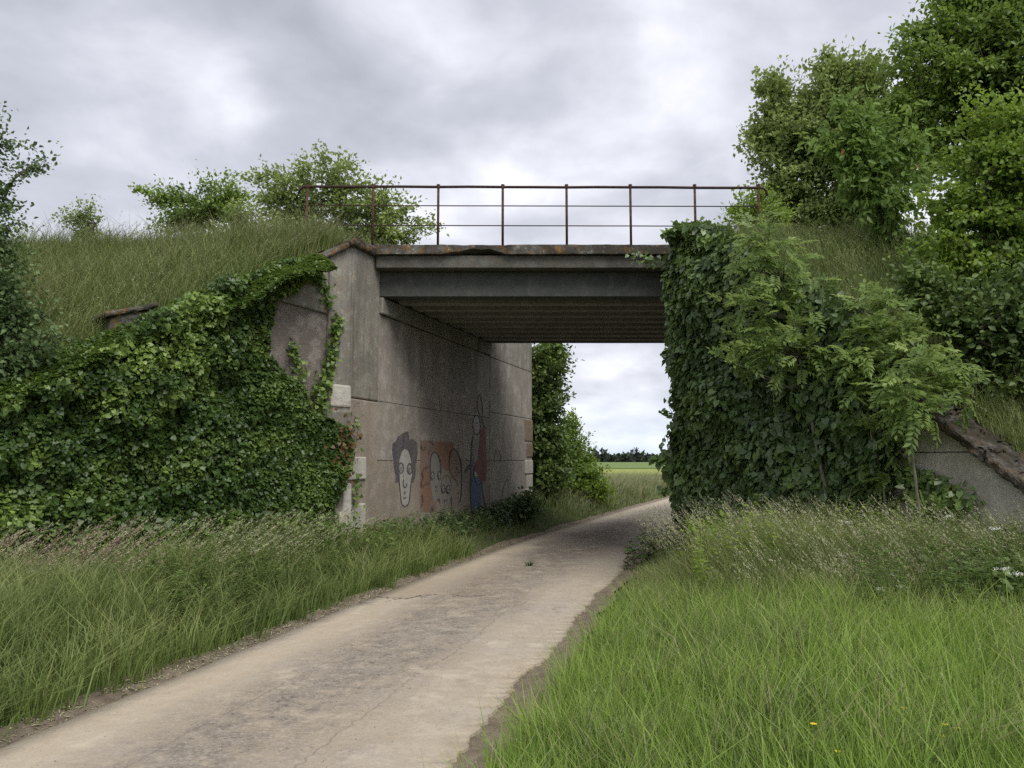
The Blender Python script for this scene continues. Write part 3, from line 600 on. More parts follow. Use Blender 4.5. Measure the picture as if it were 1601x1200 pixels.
f.stroke([(800,410),(788,470),(786,560),(782,680),(778,780),(782,900),(790,1000)], 'black', 8).stroke([(866,262),(880,310),(898,350)], 'brown', 8).stroke([(868,770),(882,880),(900,980)], 'faint', 7).stroke([(812,640),(806,720),(830,790),(860,770)], 'black', 6)
f.poly([(726,695),(738,672),(758,640),(778,622),(782,650),(760,668),(745,690)], 'grey', 6)
f.build('painted_figure', 'tall thin painted figure in a red coat and blue skirt')
f = Fig(); _lay[0] = 44
f.stroke([(965,610),(966,560),(990,518),(1012,550),(1016,610)], 'faint', 7).build('painted_outline', 'faint grey looping line of a worn drawing')
f = Fig(); _lay[0] = 44
f.stroke([(1030,905),(1035,820),(1062,748),(1080,760)], 'faint', 7).build('painted_outline', 'faint grey hooked line near the end of the wall')

# ------------------------------------------------------------------ leaf and blade builders
T_RH = (np.array([(0,0,0),(.45,.5,.10),(1,0,-.05),(.45,-.5,.10)]), np.array([(0,1,2),(0,2,3)]))
T_IVY = (np.array([(0,0,0),(-.12,.42,.0),(.38,.52,.03),(1,0,-.04),(.38,-.52,.03),(-.12,-.42,.0),(.32,0,-.07)]), np.array([(0,1,6),(1,2,6),(2,3,6),(3,4,6),(4,5,6),(5,0,6)]))
T_OV = (np.array([(0,0,0),(.3,.5,.08),(.72,.36,.06),(1,0,-.08),(.72,-.36,.06),(.3,-.5,.08)]), np.array([(0,1,2),(0,2,3),(0,3,4),(0,4,5)]))
def leaves(P, ax, nr, Ln, Wn, T, tone, rnd=None):
    n = len(P); ax = unit(ax); nr = nr-ax*np.sum(nr*ax, 1, keepdims=True); nr = unit(nr); b = np.cross(nr, ax)
    t, f = T; L_ = np.asarray(Ln)*np.ones(n); W_ = np.asarray(Wn)*np.ones(n)
    V = P[:,None,:]+ax[:,None,:]*(t[None,:,0,None]*L_[:,None,None])+b[:,None,:]*(t[None,:,1,None]*W_[:,None,None])+nr[:,None,:]*(t[None,:,2,None]*L_[:,None,None])
    F = f[None]+np.arange(n)[:,None,None]*len(t)
    rnd = rng.random(n) if rnd is None else rnd
    return V.reshape(-1, 3), F.reshape(-1, 3), np.repeat(rnd, len(t)), np.repeat(np.asarray(tone)*np.ones(n), len(t))
def cat(parts):
    V, F, R, T, k = [], [], [], [], 0
    for v, f, r, t in parts: V.append(v); F.append(f+k); R.append(r); T.append(t); k += len(v)
    return np.concatenate(V), np.concatenate(F), {'rnd': np.concatenate(R), 'tone': np.concatenate(T)}
def rv(n): v = rng.normal(size=(n, 3)); return unit(v)
def blades(P, h, lean, amt, wd, rnd=None):
    """grass blades: P (n,3), h heights, lean angle of the bend, amt how far it bends"""
    n = len(P); a = rng.random(n)*math.pi; wx = np.stack([np.cos(a), np.sin(a), 0*a], -1)*(wd*np.ones(n))[:,None]*.5
    ld = np.stack([np.cos(lean), np.sin(lean), 0*lean], -1); h = h*np.ones(n); amt = amt*np.ones(n)
    c1 = P+ld*(h*amt*.22)[:,None]+np.array((0,0,1.))*(h*.52)[:,None]; c2 = P+ld*(h*amt)[:,None]+np.array((0,0,1.))*(h*(1-.35*amt**1.5))[:,None]
    V = np.stack([P-wx, P+wx, c1-wx*.8, c1+wx*.8, c2], 1)
    F = np.array([(0,1,3),(0,3,2),(2,3,4)])[None]+np.arange(n)[:,None,None]*5
    rnd = rng.random(n) if rnd is None else rnd
    return V.reshape(-1, 3), F.reshape(-1, 3), np.repeat(rnd, 5), np.tile(np.array([0,0,.5,.5,1.]), n)
def tuft(P, per=16, sig=.035):
    """gather blade feet into tussocks; returns feet, outward lean angle, per-tussock random"""
    n = len(P); m = max(1, n//per); c = rng.choice(n, m, replace=False); k_ = rng.integers(0, m, n); C = P[c][k_]; o = rng.normal(size=(n, 2))*sig*(.5+rng.random(m)[k_])[:,None]
    Q = C.copy(); Q[:,:2] += o; return Q, np.arctan2(o[:,1], o[:,0])+rng.normal(size=n)*.6, rng.random(m)[k_]
def grass_obj(name, parts, mat):
    V, F, A = cat(parts); o = mesh(name, V, F, mat, attrs=A); return tag(o, kind='stuff')
def seedheads(P, h, lean, amt, size, nsp=16):
    """bent stalk with a loose feathery panicle"""
    n = len(P); st = blades(P, h, lean, amt, .0035)
    V = st[0].reshape(n, 5, 3); tip = V[:,4]; mid = (V[:,2]+V[:,3])/2; d = unit(tip-mid)
    st[0][:] = V.reshape(-1, 3)
    t = rng.random((n, nsp)); base = tip[:,None]-d[:,None]*(t[:,:,None]*size*2.4)
    off = rv(n*nsp).reshape(n, nsp, 3)*size*.45*(t[:,:,None]*.9+.12)*np.array((1,1,.5)); base = base+off*.6
    ax = unit(d[:,None]*1.0+off/size*1.3+rv(n*nsp).reshape(n, nsp, 3)*.25)
    sp = leaves(base.reshape(-1, 3), ax.reshape(-1, 3), rv(n*nsp), size*.26*(.5+rng.random(n*nsp)), size*.07, T_RH, .5)
    return st, sp

# ------------------------------------------------------------------ trees and shrubs
def tubes(nodes, par, rad, sides=5):
    idx = [i for i in range(len(nodes)) if par[i] >= 0]; P = np.array(nodes); a = P[[par[i] for i in idx]]; b = P[idx]
    d = unit(b-a); up = np.where(np.abs(d[:,2:3]) < .9, np.array([[0,0,1.]]), np.array([[1.,0,0]])); u = unit(np.cross(d, up)); v = np.cross(d, u)
    ra = np.array([rad[par[i]] for i in idx]); rb = np.array([rad[i] for i in idx]); ra = np.minimum(ra, rb*1.6)
    an = np.arange(sides)*2*math.pi/sides; ring = np.cos(an)[None,:,None]*u[:,None]+np.sin(an)[None,:,None]*v[:,None]
    V = np.stack([a[:,None]+ring*ra[:,None,None], b[:,None]+ring*rb[:,None,None]], 1).reshape(-1, 3)
    q = np.arange(sides); q2 = (q+1) % sides; f = np.stack([q, q2, q2+sides, q+sides], -1)
    F = f[None]+np.arange(len(idx))[:,None,None]*2*sides
    return V, F.reshape(-1, 4)
def tree(name, label, catg, base, D, blobs, ncl, per, L_, W_, leaf, bark='bark', T=T_RH, spread=.28, trunk_to=None, ntr=1, r0=.006, group=None, droop=.15, rmax=.3, depthf=.9, up=.6, shell=2.2, seed=None, crown='foliage', world=False):
    global rng
    if seed is not None: rng = np.random.default_rng(seed)
    B = []
    for bb in blobs:
        if world: c, rx, ry, rz = np.array(bb[:3]), bb[3], bb[4], bb[5]
        else:
            dd = bb[4] if len(bb) > 4 else 0; c = atD(bb[0], bb[1], D+dd); k_ = (D+dd)/FPX; rx, rz = bb[2]*k_, bb[3]*k_; ry = depthf*(rx+rz)/2
        B.append((c, np.array((rx, ry, rz))))
    vol = np.array([np.prod(b[1])**.8 for b in B]); vol /= vol.sum()
    which = rng.choice(len(B), ncl, p=vol); dirr = rv(ncl); rad_ = rng.random(ncl)**(1/shell)
    C = np.array([B[w_][0] for w_ in which])+dirr*rad_[:,None]*np.array([B[w_][1] for w_ in which])
    base = np.array(base, float); cen = sum(b[0]*v_ for b, v_ in zip(B, vol))
    C[:,2] = np.maximum(C[:,2], base[2]+.08)
    root = thing(name, label, catg, base, group)
    top = cen if trunk_to is None else np.array(trunk_to)
    nodes, par = [base-np.array((0,0,.15))], [-1]
    for t_ in range(ntr):
        tp = top+(rv(1)[0]*np.linalg.norm(top-base)*.28*np.array((1,1,.4)) if ntr > 1 else 0); prev = 0; kx = rv(1)[0]*.05
        for q in range(1, 8):
            s_ = q/7.; p = base*(1-s_)+tp*s_+kx*math.sin(s_*math.pi)*np.linalg.norm(tp-base)+rv(1)[0]*.01*np.linalg.norm(tp-base)
            nodes.append(p); par.append(prev); prev = len(nodes)-1
    order = np.argsort(np.linalg.norm(C-top, axis=1))
    tips = []; NA = np.zeros((len(nodes)+ncl*3+5, 3)); NA[:len(nodes)] = nodes; cnt_n = len(nodes)
    for ci in order:
        c = C[ci]; dv_ = NA[1:cnt_n]-c; cost = np.linalg.norm(dv_, axis=1)+.5*np.maximum(0, dv_[:,2])
        j_ = int(np.argmin(cost))+1; a_ = NA[j_]; ln = np.linalg.norm(c-a_); prev = j_; ns = 2 if ln > .35 else 1
        for q in range(1, ns+1):
            s_ = q/ns; p = a_*(1-s_)+c*s_+(np.array((0,0,.08*ln))+rv(1)[0]*.06*ln if q < ns else 0)
            nodes.append(p); par.append(prev); prev = len(nodes)-1; NA[cnt_n] = p; cnt_n += 1
        tips.append((prev, c, unit(c-a_)))
    cnt = np.zeros(len(nodes)); 
    for pr, _, _ in tips: cnt[pr] += 1
    for q in range(len(nodes)-1, 0, -1): cnt[par[q]] += cnt[q]
    rad = np.minimum(rmax, r0*np.sqrt(np.maximum(cnt, .6)))
    V, F = tubes(nodes, par, rad); part('trunk', V, F, MC[bark], root, smooth=True)
    n = ncl*per; Cc = np.array([t_[1] for t_ in tips]); Dc = np.array([t_[2] for t_ in tips]); Bc = np.array([B[which[ci]][0] for ci in order])
    outw = unit(Cc-cen+(Cc-Bc)*1.2); Cr = np.repeat(Cc, per, 0); Or = np.repeat(unit(outw+Dc*.6+np.array((0,0,.25))), per, 0)
    tt = np.clip(rng.normal(size=n), -1.7, 1.7)*.55; csz = np.repeat(spread*(.5+.9*rng.random(ncl)), per)
    P = Cr+Or*(tt*csz)[:,None]*1.25+np.clip(rng.normal(size=(n,3)), -1.7, 1.7)*(csz*.40)[:,None]*np.array((1.1,1.1,.6))
    ax = Or*.7+rv(n)*.85+np.array((0,0,-droop)); nr = rv(n)*.75+np.array((0,0,up))+Or*.3
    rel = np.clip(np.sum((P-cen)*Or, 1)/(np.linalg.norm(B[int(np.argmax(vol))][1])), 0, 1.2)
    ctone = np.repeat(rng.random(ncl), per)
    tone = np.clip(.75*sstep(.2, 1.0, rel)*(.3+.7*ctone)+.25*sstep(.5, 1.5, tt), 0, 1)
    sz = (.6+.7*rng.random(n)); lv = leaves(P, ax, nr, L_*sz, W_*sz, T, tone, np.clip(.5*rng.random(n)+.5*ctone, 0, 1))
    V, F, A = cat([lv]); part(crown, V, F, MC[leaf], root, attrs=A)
    return root

def gz(px, py, D): p = atD(px, py, D); return p
def bank(X, D, side): return float(zbank(X, D, side))
# left bank
p = atD(530, 385, 16.0); tree('hazel_tree', 'multi stemmed leafy tree behind the left end of the railing', 'tree', (p[0], 16.0, 4.9), 16.0,
     [(450,320,55,62),(520,290,55,52),(560,330,60,50),(620,345,45,38),(470,360,70,35),(560,370,90,25),(535,248,22,18),(410,275,20,22),(650,355,22,16)], 300, 62, .085, .05, 'treeb', spread=.24, ntr=4, trunk_to=atD(510,320,16), T=T_RH, r0=.005, seed=11)
p = atD(318, 385, 15.0); tree('thorn_bush', 'windswept dark green bush on the left bank skyline', 'bush', (p[0], 15.0, 4.75), 15.0,
     [(315,330,48,30),(255,305,38,14),(330,295,30,16),(290,345,34,18),(355,320,26,26),(225,298,14,8)], 150, 55, .07, .042, 'tree', spread=.2, ntr=3, trunk_to=atD(315,340,15), r0=.005, seed=12)
p = atD(388, 395, 14.2); tree('shrub', 'low pale green shrub at the crest between bush and railing', 'shrub', (p[0], 14.2, 4.7), 14.2,
     [(385,355,36,36),(420,385,30,18),(355,375,22,18)], 70, 50, .07, .042, 'treeb', spread=.2, ntr=3, r0=.005, seed=13)
p = atD(132, 385, 15.5); tree('shrub', 'small reddish shrub alone among the grass on the left skyline', 'shrub', (p[0], 15.5, 4.7), 15.5,
     [(128,345,22,16),(140,328,12,14),(115,340,14,9),(135,365,22,14)], 40, 40, .07, .04, 'treeb', spread=.16, ntr=3, r0=.004, seed=14)
tree('hawthorn_tree', 'dark hawthorn reaching in from the left edge of the picture', 'tree', (-8.2, 9.3, 1.6), 9.2,
     [(-95,330,120,80),(-60,240,60,50),(-5,200,22,9),(5,228,26,9),(30,255,40,9,.1),(75,262,26,7),(5,305,34,34),(25,325,26,16),(-20,370,50,45),(-120,200,110,90),(10,165,14,10),(0,435,30,50)], 250, 55, .055, .036, 'treed', spread=.17, trunk_to=atD(-110,300,9.3), r0=.006, seed=15, ntr=2)
tree('bramble_bush', 'dark tangled bramble thicket at the foot of the left bank', 'bush', (*(-7.0, 9.0), 2.0), 9.0,
     [(-50,500,70,80),(5,570,45,28),(50,545,40,22),(-5,450,35,40),(95,530,24,14),(20,500,30,30)], 190, 50, .055, .04, 'treed', T=T_OV, spread=.2, ntr=4, r0=.004, seed=16)
# beyond the bridge on the left
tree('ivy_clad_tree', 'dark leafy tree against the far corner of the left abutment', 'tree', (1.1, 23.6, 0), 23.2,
     [(850,575,30,45),(848,650,30,60),(852,720,38,50),(868,560,16,20),(872,625,16,12)], 330, 60, .13, .09, 'bramble', spread=.3, r0=.008, trunk_to=atD(845,600,23.4), T=T_RH, seed=17)  # dark bramble leaf colour stands in for the shade on this tree
tree('elder_bush', 'light green rounded bush below the dark tree beyond the bridge', 'bush', (2.4, 25.5, .1), 25.5,
     [(885,705,34,34),(905,745,40,28),(880,745,40,32),(930,765,24,16),(893,668,10,14)], 260, 55, .11, .07, 'bush', spread=.28, r0=.006, ntr=3, seed=18)
# right bank
tree('field_maple', 'tall rounded tree behind the right end of the railing', 'tree', (8.2, 19.5, 4.6), 19.5,
     [(1240,240,60,85),(1300,190,60,80),(1215,150,25,50),(1300,115,30,28),(1350,260,60,90),(1250,330,60,50),(1225,205,48,40),(1350,130,50,40),(1330,340,70,40)], 760, 75, .12, .075, 'treeb', spread=.30, r0=.009, seed=19, ntr=2)
tree('ash_tree', 'largest dark green tree filling the top right corner of the picture', 'tree', (10.5, 16.8, 4.6), 16.8,
     [(1500,110,110,95),(1590,60,110,90),(1460,60,45,40),(1420,170,50,40),(1580,220,110,60),(1660,160,120,160),(1450,240,60,45),(1510,10,60,30),(1730,90,110,120),(1600,-60,110,70)], 1000, 80, .125, .075, 'tree', spread=.32, r0=.010, seed=20)
tree('cherry_sapling', 'young yellow green sapling with drooping leaves on the right bank', 'tree', (*atD(1385,450,12.0)[:2], 4.35), 12.0,
     [(1310,228,48,20),(1345,200,26,36),(1370,250,50,34),(1425,228,34,16),(1318,170,12,26),(1350,150,10,16),(1385,320,36,50),(1345,285,36,22),(1425,275,24,18),(1278,245,24,10),(1385,200,16,20),(1400,380,30,26)], 150, 30, .13, .058, 'young', bark='bark', T=T_OV, spread=.2, r0=.0045, droop=.55, trunk_to=atD(1365,230,12.0), seed=21)
tree('hazel_bush', 'broad yellow green bush along the right edge above the wing wall', 'bush', (8.0, 10.6, 3.0), 10.6,
     [(1560,260,70,60),(1500,330,55,45),(1590,200,60,40),(1580,350,80,50),(1480,400,60,40),(1560,420,70,35),(1640,300,90,110),(1530,180,25,30)], 430, 46, .075, .05, 'bush', T=T_OV, spread=.2, r0=.005, ntr=5, seed=22, trunk_to=atD(1560,360,10.6))
tree('elder_bush', 'dense shadowy bush crowding over the mossy coping on the right', 'bush', (7.0, 9.2, 2.0), 9.2,
     [(1560,510,80,50),(1480,480,60,40),(1600,590,90,45),(1440,440,45,30),(1660,500,90,110),(1520,590,50,30)], 380, 46, .075, .05, 'bramble', T=T_OV, spread=.22, r0=.005, ntr=5, seed=23, trunk_to=atD(1580,560,9.3))
tree('shrub', 'leafy shrub at the railing end above the right ivy', 'shrub', (*atD(1170,375,14.0)[:2], 4.9), 14.0,
     [(1165,330,24,22),(1190,310,16,20),(1200,345,30,24),(1140,345,12,10)], 60, 45, .075, .045, 'bush', spread=.18, r0=.004, ntr=3, seed=24)

def compound(P, ax, nr, Lr, npair, ll, lw_, tone):
    """pinnate leaves: leaflets in pairs along a drooping stalk"""
    n = len(P); ax = unit(ax); nr = unit(nr-ax*np.sum(nr*ax, 1, keepdims=True)); b = np.cross(nr, ax); out = []
    for q in range(npair*2+1):
        t = .25+.75*(q//2)/npair; side = (1 if q % 2 else -1) if q < npair*2 else 0
        pos = P+ax*(Lr*t)[:,None]-np.array((0,0,1.))*(Lr*.28*t*t)[:,None]
        la = ax*(.55 if side else 1)+b*side*.85+np.array((0,0,-.28))+rv(n)*.13
        out.append(leaves(pos, la, nr+rv(n)*.25, ll*(.75+.4*rng.random(n))*(1-.25*abs(t-.6)), lw_*(.8+.4*rng.random(n)), T_RH, tone, np.clip(rng.random(n)*.6+.2*rng.random(), 0, 1)))
    return out
def ash_sapling(label, base, D, stem, blobs, nleaf, seed, r=.022, Lr=.26):
    global rng
    rng = np.random.default_rng(seed); base = np.array(base, float)
    root = thing('ash_sapling', label, 'sapling', base, 'ash saplings before the right ivy')
    path = [base-np.array((0,0,.1))]+[atD(*q, D) for q in stem]; rr = np.linspace(r, r*.25, len(path))
    V, F = tube(path, list(rr), 7); part('stem', V, F, MC['ashbark'], root, smooth=True)
    P = np.array(path); seg = rng.random(nleaf)
    Bc = [(atD(bx, by, D+(rng.random()-.5)*.5), np.array((rx*D/FPX, .32*(rx+ry)*D/FPX+.12, ry*D/FPX))) for bx, by, rx, ry in blobs]
    vol = np.array([np.prod(b_[1])**.66 for b_ in Bc]); vol /= vol.sum(); wh = rng.choice(len(Bc), nleaf, p=vol)
    C = np.array([Bc[i][0] for i in wh]); Q = C+rv(nleaf)*(rng.random(nleaf)**.5)[:,None]*np.array([Bc[i][1] for i in wh])
    # twigs from the stem to each tuft
    nodes = [tuple(p_) for p_ in P]; par = [-1]+list(range(len(P)-1))
    for c, rr_ in Bc:
        for _ in range(5):
            t_ = c+rv(1)[0]*rr_*.75; below = [i for i in range(1, len(P))]; j_ = min(below, key=lambda i: np.linalg.norm(P[i]-t_)+1.2*max(0, P[i][2]-t_[2]+.1))
            m_ = (P[j_]+t_)/2+np.array((0,0,.02)); nodes.append(tuple(m_)); par.append(j_); nodes.append(tuple(t_)); par.append(len(nodes)-2)
    nn = len(P)
    for q in range(nn, len(nodes), 2):
        V, F = tube([nodes[par[q]], nodes[q], nodes[q+1]], [r*.32, r*.22, r*.1], 4); part('twig', V, F, MC['ashbark'], root, smooth=True)
    outw = unit(Q-C+.45*rv(nleaf)+np.array((-.05,0,.15))); tone = np.clip(.2+.9*sstep(.0, 1., (Q[:,2]-C[:,2])/np.array([Bc[i][1][2] for i in wh]))*rng.random(nleaf)**.6, 0, 1)
    parts = compound(Q, outw+np.array((0,0,-.05)), rv(nleaf)*.5+np.array((0,-.3,1)), Lr*(.6+.6*rng.random(nleaf)), 5, Lr*.38, Lr*.15, tone)
    V, F, A = cat(parts); part('foliage', V, F, MC['ash'], root, attrs=A)
ash_sapling('tallest ash sapling with feathery leaves reaching up before the dark ivy', (*atD(1298,860,9.6)[:2], .30), 9.6, [(1298,850),(1290,760),(1275,690),(1262,620),(1250,560),(1240,500),(1225,440),(1200,390),(1190,350)],
     [(1185,370,40,28),(1200,430,52,35),(1230,480,60,40),(1170,520,38,22),(1260,540,60,35),(1215,560,60,30),(1280,455,25,20),(1325,560,30,18),(1160,480,30,18),(1175,400,26,30),(1225,400,28,26),(1155,560,26,24),(1190,345,24,16),(1250,430,22,24)], 380, 31, .028)
ash_sapling('slim ash sapling with two leafy stems between the tallest one and the bare wing wall', (*atD(1385,880,9.0)[:2], .30), 9.0, [(1392,860),(1385,800),(1378,740),(1362,680),(1360,620),(1366,560),(1380,510),(1390,480)],
     [(1372,470,26,20),(1330,610,26,22),(1400,680,28,30),(1385,490,45,22),(1355,525,45,25),(1420,520,35,25),(1390,560,50,25),(1340,560,30,20),(1375,640,26,16),(1385,750,30,16),(1345,480,20,12)], 300, 32, .016)
ash_sapling('ash sapling standing before the bare concrete of the right wing wall', (*atD(1440,890,8.4)[:2], .32), 8.4, [(1440,870),(1437,800),(1430,740),(1422,680),(1418,640),(1425,600),(1440,560)],
     [(1440,565,40,22),(1475,590,38,24),(1420,610,40,25),(1500,615,20,20),(1440,645,40,20),(1450,810,30,22),(1480,570,25,15),(1410,640,24,26)], 210, 33, .022)

# distant trees beyond the fields
tl = [(905,16,11),(924,14,10),(935,20,21),(952,16,12),(968,16,15),(980,14,13),(992,22,19),(1005,14,15),(1017,20,12),(1040,16,14),(1056,16,14),(1072,14,12),(1090,18,14),(1110,18,15),(870,18,14),(845,20,15)]
desc = ['low grey green tree half hidden by the bush beyond the bridge','short bushy tree next to the tallest far one','tallest round headed tree of the far row','squat tree just right of the tallest far one','mid height domed tree in the far row','narrow tree joined to the domed one on the horizon','broad high crowned tree at the middle of the far row','slim tree touching the broad crowned one','low spreading tree left of the gap in the far row','round tree right of the gap in the far row','second tree after the gap on the horizon','third tree after the gap near the ivy','far tree behind the hanging ivy sprig','far tree hidden behind the right ivy','distant tree behind the dark tree beyond the bridge','distant tree behind the far corner of the abutment']
for i_, ((px, wpx_, hpx), ds) in enumerate(zip(tl, desc)):
    D = 440+15*math.sin(i_*2.1); b = atD(px, 719, D); k_ = D/FPX; h = hpx*k_; rx = wpx_*.62*k_
    tree('distant_tree', ds, 'tree', (b[0], D, 0.3), D, [(b[0],D,.62*h+.3,rx,rx,.40*h*(.8+.3*((i_*7)%5)/5)),(b[0]+rx*.3,D,.36*h,rx*.95,rx,.32*h),(b[0]-rx*.3,D,.30*h,rx*.9,rx,.30*h)], 46, 26, 1.3, 1.0, 'far', spread=.9, r0=.05, world=True, seed=60+i_, group='trees along the horizon')

# ------------------------------------------------------------------ ivy
def ivy_sheet(o, d, nn, poly, n, base_off, thick, fo, size, T, topf=None, topslack=.3, mat_tone=None, seed=40, clump=1.0, downw=.8, proj=.15):
    """leaves hanging on a wall plane inside a polygon of photo-measured points turned into wall coordinates"""
    global rng
    rng = np.random.default_rng(seed); PS = [px_wing(*q, o+nn*proj, d, nn) for q in poly]
    s0, s1 = min(p[0] for p in PS), max(p[0] for p in PS); z0, z1 = min(p[1] for p in PS), max(p[1] for p in PS)
    S = rng.uniform(s0, s1, n*3); Z = rng.uniform(z0, z1, n*3)
    j = .10*(fbm(S, Z, 3.0, 7)-.5)*2
    ok = inpoly(S+j, Z+j*.8, PS); S, Z = S[ok][:n], Z[ok][:n]; n = len(S)
    bump_ = fbm(S, Z, 1.1*clump, 21)*.65+fbm(S, Z, 3.2*clump, 25)*.35
    th = thick(S, Z)*(.25+1.3*np.clip(bump_-.15, 0, 1)); lay = rng.random(n)**.55
    off = base_off+th*lay
    P = np.stack([o[0]+d[0]*S+nn[0]*off, o[1]+d[1]*S+nn[1]*off, Z], -1)
    e = .08
    def TH(s_, z_): return thick(s_, z_)*(.25+1.3*np.clip(fbm(s_, z_, 1.1*clump, 21)*.65+fbm(s_, z_, 3.2*clump, 25)*.35-.15, 0, 1))
    gs = (TH(S+e, Z)-TH(S-e, Z))/(2*e); gzv = (TH(S, Z+e)-TH(S, Z-e))/(2*e)
    N3 = np.stack([nn[0]-d[0]*gs, nn[1]-d[1]*gs, -gzv], -1); N3 = unit(N3)
    ax = np.array((0,0,-downw))+rv(n)*.55+N3*.35; nr = N3*1.0+rv(n)*fo+np.array((0,0,.35))
    tone = np.clip((lay-.5)*2.0, 0, 1)*np.clip((fbm(S, Z, 1.9*clump, 31)-.42)*4, 0, 1)*(.4+.6*rng.random(n))
    if mat_tone is not None: tone = np.clip(tone*mat_tone(S, Z, bump_), 0, 1)
    sz = size*(.45+1.05*rng.random(n)**1.5); return leaves(P, ax, nr, sz, sz*.95, T, tone, np.clip(.65*rng.random(n)+.5*(bump_-.3), 0, 1)), (S, Z, n)
def stems(root, paths, mat='bark', r=.008):
    for p in paths:
        V, F = tube(p, [r*(1-.7*i/(len(p)-1)) for i in range(len(p))], 5); part('stem', V, F, MC[mat], root, smooth=True)
livy = thing('creeper', 'thick green creeper heaped over the sloping left wing wall', 'climbing plant', (*lpt(3.,.3), .3))
polyL = [(506,398),(470,402),(425,415),(380,430),(300,462),(232,500),(190,528),(130,560),(60,605),(0,636),(-110,680),(-190,710),(-190,900),(200,910),(530,890),(535,800),(560,740),(566,700),(560,664),(500,640),(486,600),(462,585),(440,560),(432,520),(450,470),(490,440),(512,420)]
def thickL(S, Z): return .16+.62*sstep(.6, 3.2, S)+.15*sstep(2., .5, Z)
def toneL(S, Z, b): return .7+.9*sstep(1.5, 3.5, Z-(ltop(0)-3.3-.56*S)) + .7*sstep(3, 5, S)*sstep(.4,.7,b)
polyL = [(x_, y_) for x_, y_ in polyL]
lv, (S, Z, n) = ivy_sheet(A0, LWD, LWN, polyL, 98000, .0, thickL, .8, .050, T_IVY, mat_tone=toneL, seed=41, clump=1.5, downw=.45, proj=.33)
V, F, A = cat([lv]); part('foliage', V, F, MC['ivy'], livy, attrs=A)
# foliage heaped over the coping
rng = np.random.default_rng(42); n = 24000; S = rng.uniform(.65, 5.2, n); S = S[(S < 2.55) | (S > 3.5) | (rng.random(n) < .4)]; n = len(S); O = rng.uniform(-.42, .55, n)
wv = sstep(.6, 1.4, S); hh = (.07+.24*fbm(S, O, 1.9, 51)*wv)-.55*np.clip(O-.05, 0, 1)
back = O < -.25+.2*fbm(S, O, 2, 3); keep = ~(back & (rng.random(n) < .85)); S, O, hh = S[keep], O[keep], hh[keep]; n = len(S)
P = np.stack([A0[0]+LWD[0]*S+LWN[0]*O, A0[1]+LWD[1]*S+LWN[1]*O, ltop(S)+.06+np.where(hh > 0, hh*rng.random(n)**.5, hh-.06*rng.random(n))], -1)
lv = leaves(P, rv(n)*.7+np.array((.4,-.5,-.35)), rv(n)*.6+np.array((.2,-.3,1)), .06*(.6+.7*rng.random(n)), .056*(.6+.7*rng.random(n)), T_IVY, np.clip(rng.random(n)*1.4*fbm(S, O, 1.5, 8)-.1, 0, 1))
V, F, A = cat([lv]); part('top_foliage', V, F, MC['ivy'], livy, attrs=A)
# runners up the bare concrete
parts = []; paths = []
for pts_, cnt_ in (([(500,640),(508,600),(515,560),(522,520),(527,498)], 330), ([(552,720),(556,690),(560,662),(553,650)], 22), ([(470,590),(462,560),(455,540)], 90), ([(500,640),(496,615),(494,590)], 90), ([(495,430),(505,450),(512,480)], 90), ([(545,840),(548,800),(556,770),(556,740)], 45), ([(585,842),(600,830)], 10)):
    W = [np.array([*lpt(px_wing(*q, A0, LWD, LWN)[0], .02), px_wing(*q, A0, LWD, LWN)[1]]) for q in pts_]; paths.append(W)
    t = rng.random(cnt_)*(len(W)-1.001); ii = t.astype(int); fr = (t-ii)[:,None]; W = np.array(W)
    P = W[ii]*(1-fr)+W[ii+1]*fr+rng.normal(size=(cnt_,3))*np.array((.05,.05,.05)); P[:,:2] += LWN*.03
    parts.append(leaves(P, rv(cnt_)*.8+np.array((0,0,-.4)), rv(cnt_)*.4+np.array((LWN[0],LWN[1],.3)), .065*(.6+.7*rng.random(cnt_)), .06, T_IVY, rng.random(cnt_)*.8))
V, F, A = cat(parts); tag(part('runners', V, F, MC['ivy'], livy, attrs=A), kind='stuff'); stems(livy, paths, r=.006)
# reddened leaves near the corner
S_, Z_ = px_wing(522, 690, A0, LWD, LWN); n = 60
P = np.stack([S_+rng.normal(size=n)*.12, Z_+rng.normal(size=n)*.26, .28+.14*rng.random(n)], -1); P = np.stack([A0[0]+LWD[0]*P[:,0]+LWN[0]*P[:,2], A0[1]+LWD[1]*P[:,0]+LWN[1]*P[:,2], P[:,1]], -1)
lv = leaves(P, rv(n)*.7+np.array((0,0,-.5)), rv(n)*.4+np.array((LWN[0],LWN[1],.3)), .06, .055, T_IVY, rng.random(n)); V, F, A = cat([lv]); o = part('red_leaves', V, F, MC['red'], livy, attrs=A); o['label'] = 'reddened creeper leaves'

rivy = thing('ivy', 'dark glossy ivy covering the right abutment from the deck to the ground', 'climbing plant', (*rpt(1.5,.3), .2))
polyR = [(1052,372),(1075,356),(1100,352),(1130,356),(1160,372),(1200,400),(1260,438),(1310,462),(1350,490),(1385,540),(1405,590),(1412,650),(1400,700),(1385,760),(1372,860),(1350,900),(1085,900),(1078,800),(1068,720),(1062,640),(1058,560),(1050,480),(1046,420)]
def thickR(S, Z): return .34+.34*sstep(.0, .8, S)+.08*sstep(2.5, .5, Z)
lv, _ = ivy_sheet(B0, RWD, RWN, polyR, 44000, .0, thickR, .6, .080, T_IVY, mat_tone=lambda S, Z, b: .5+.9*sstep(3.6, 5., Z), seed=43, clump=1.6, downw=.8)
parts = [lv]
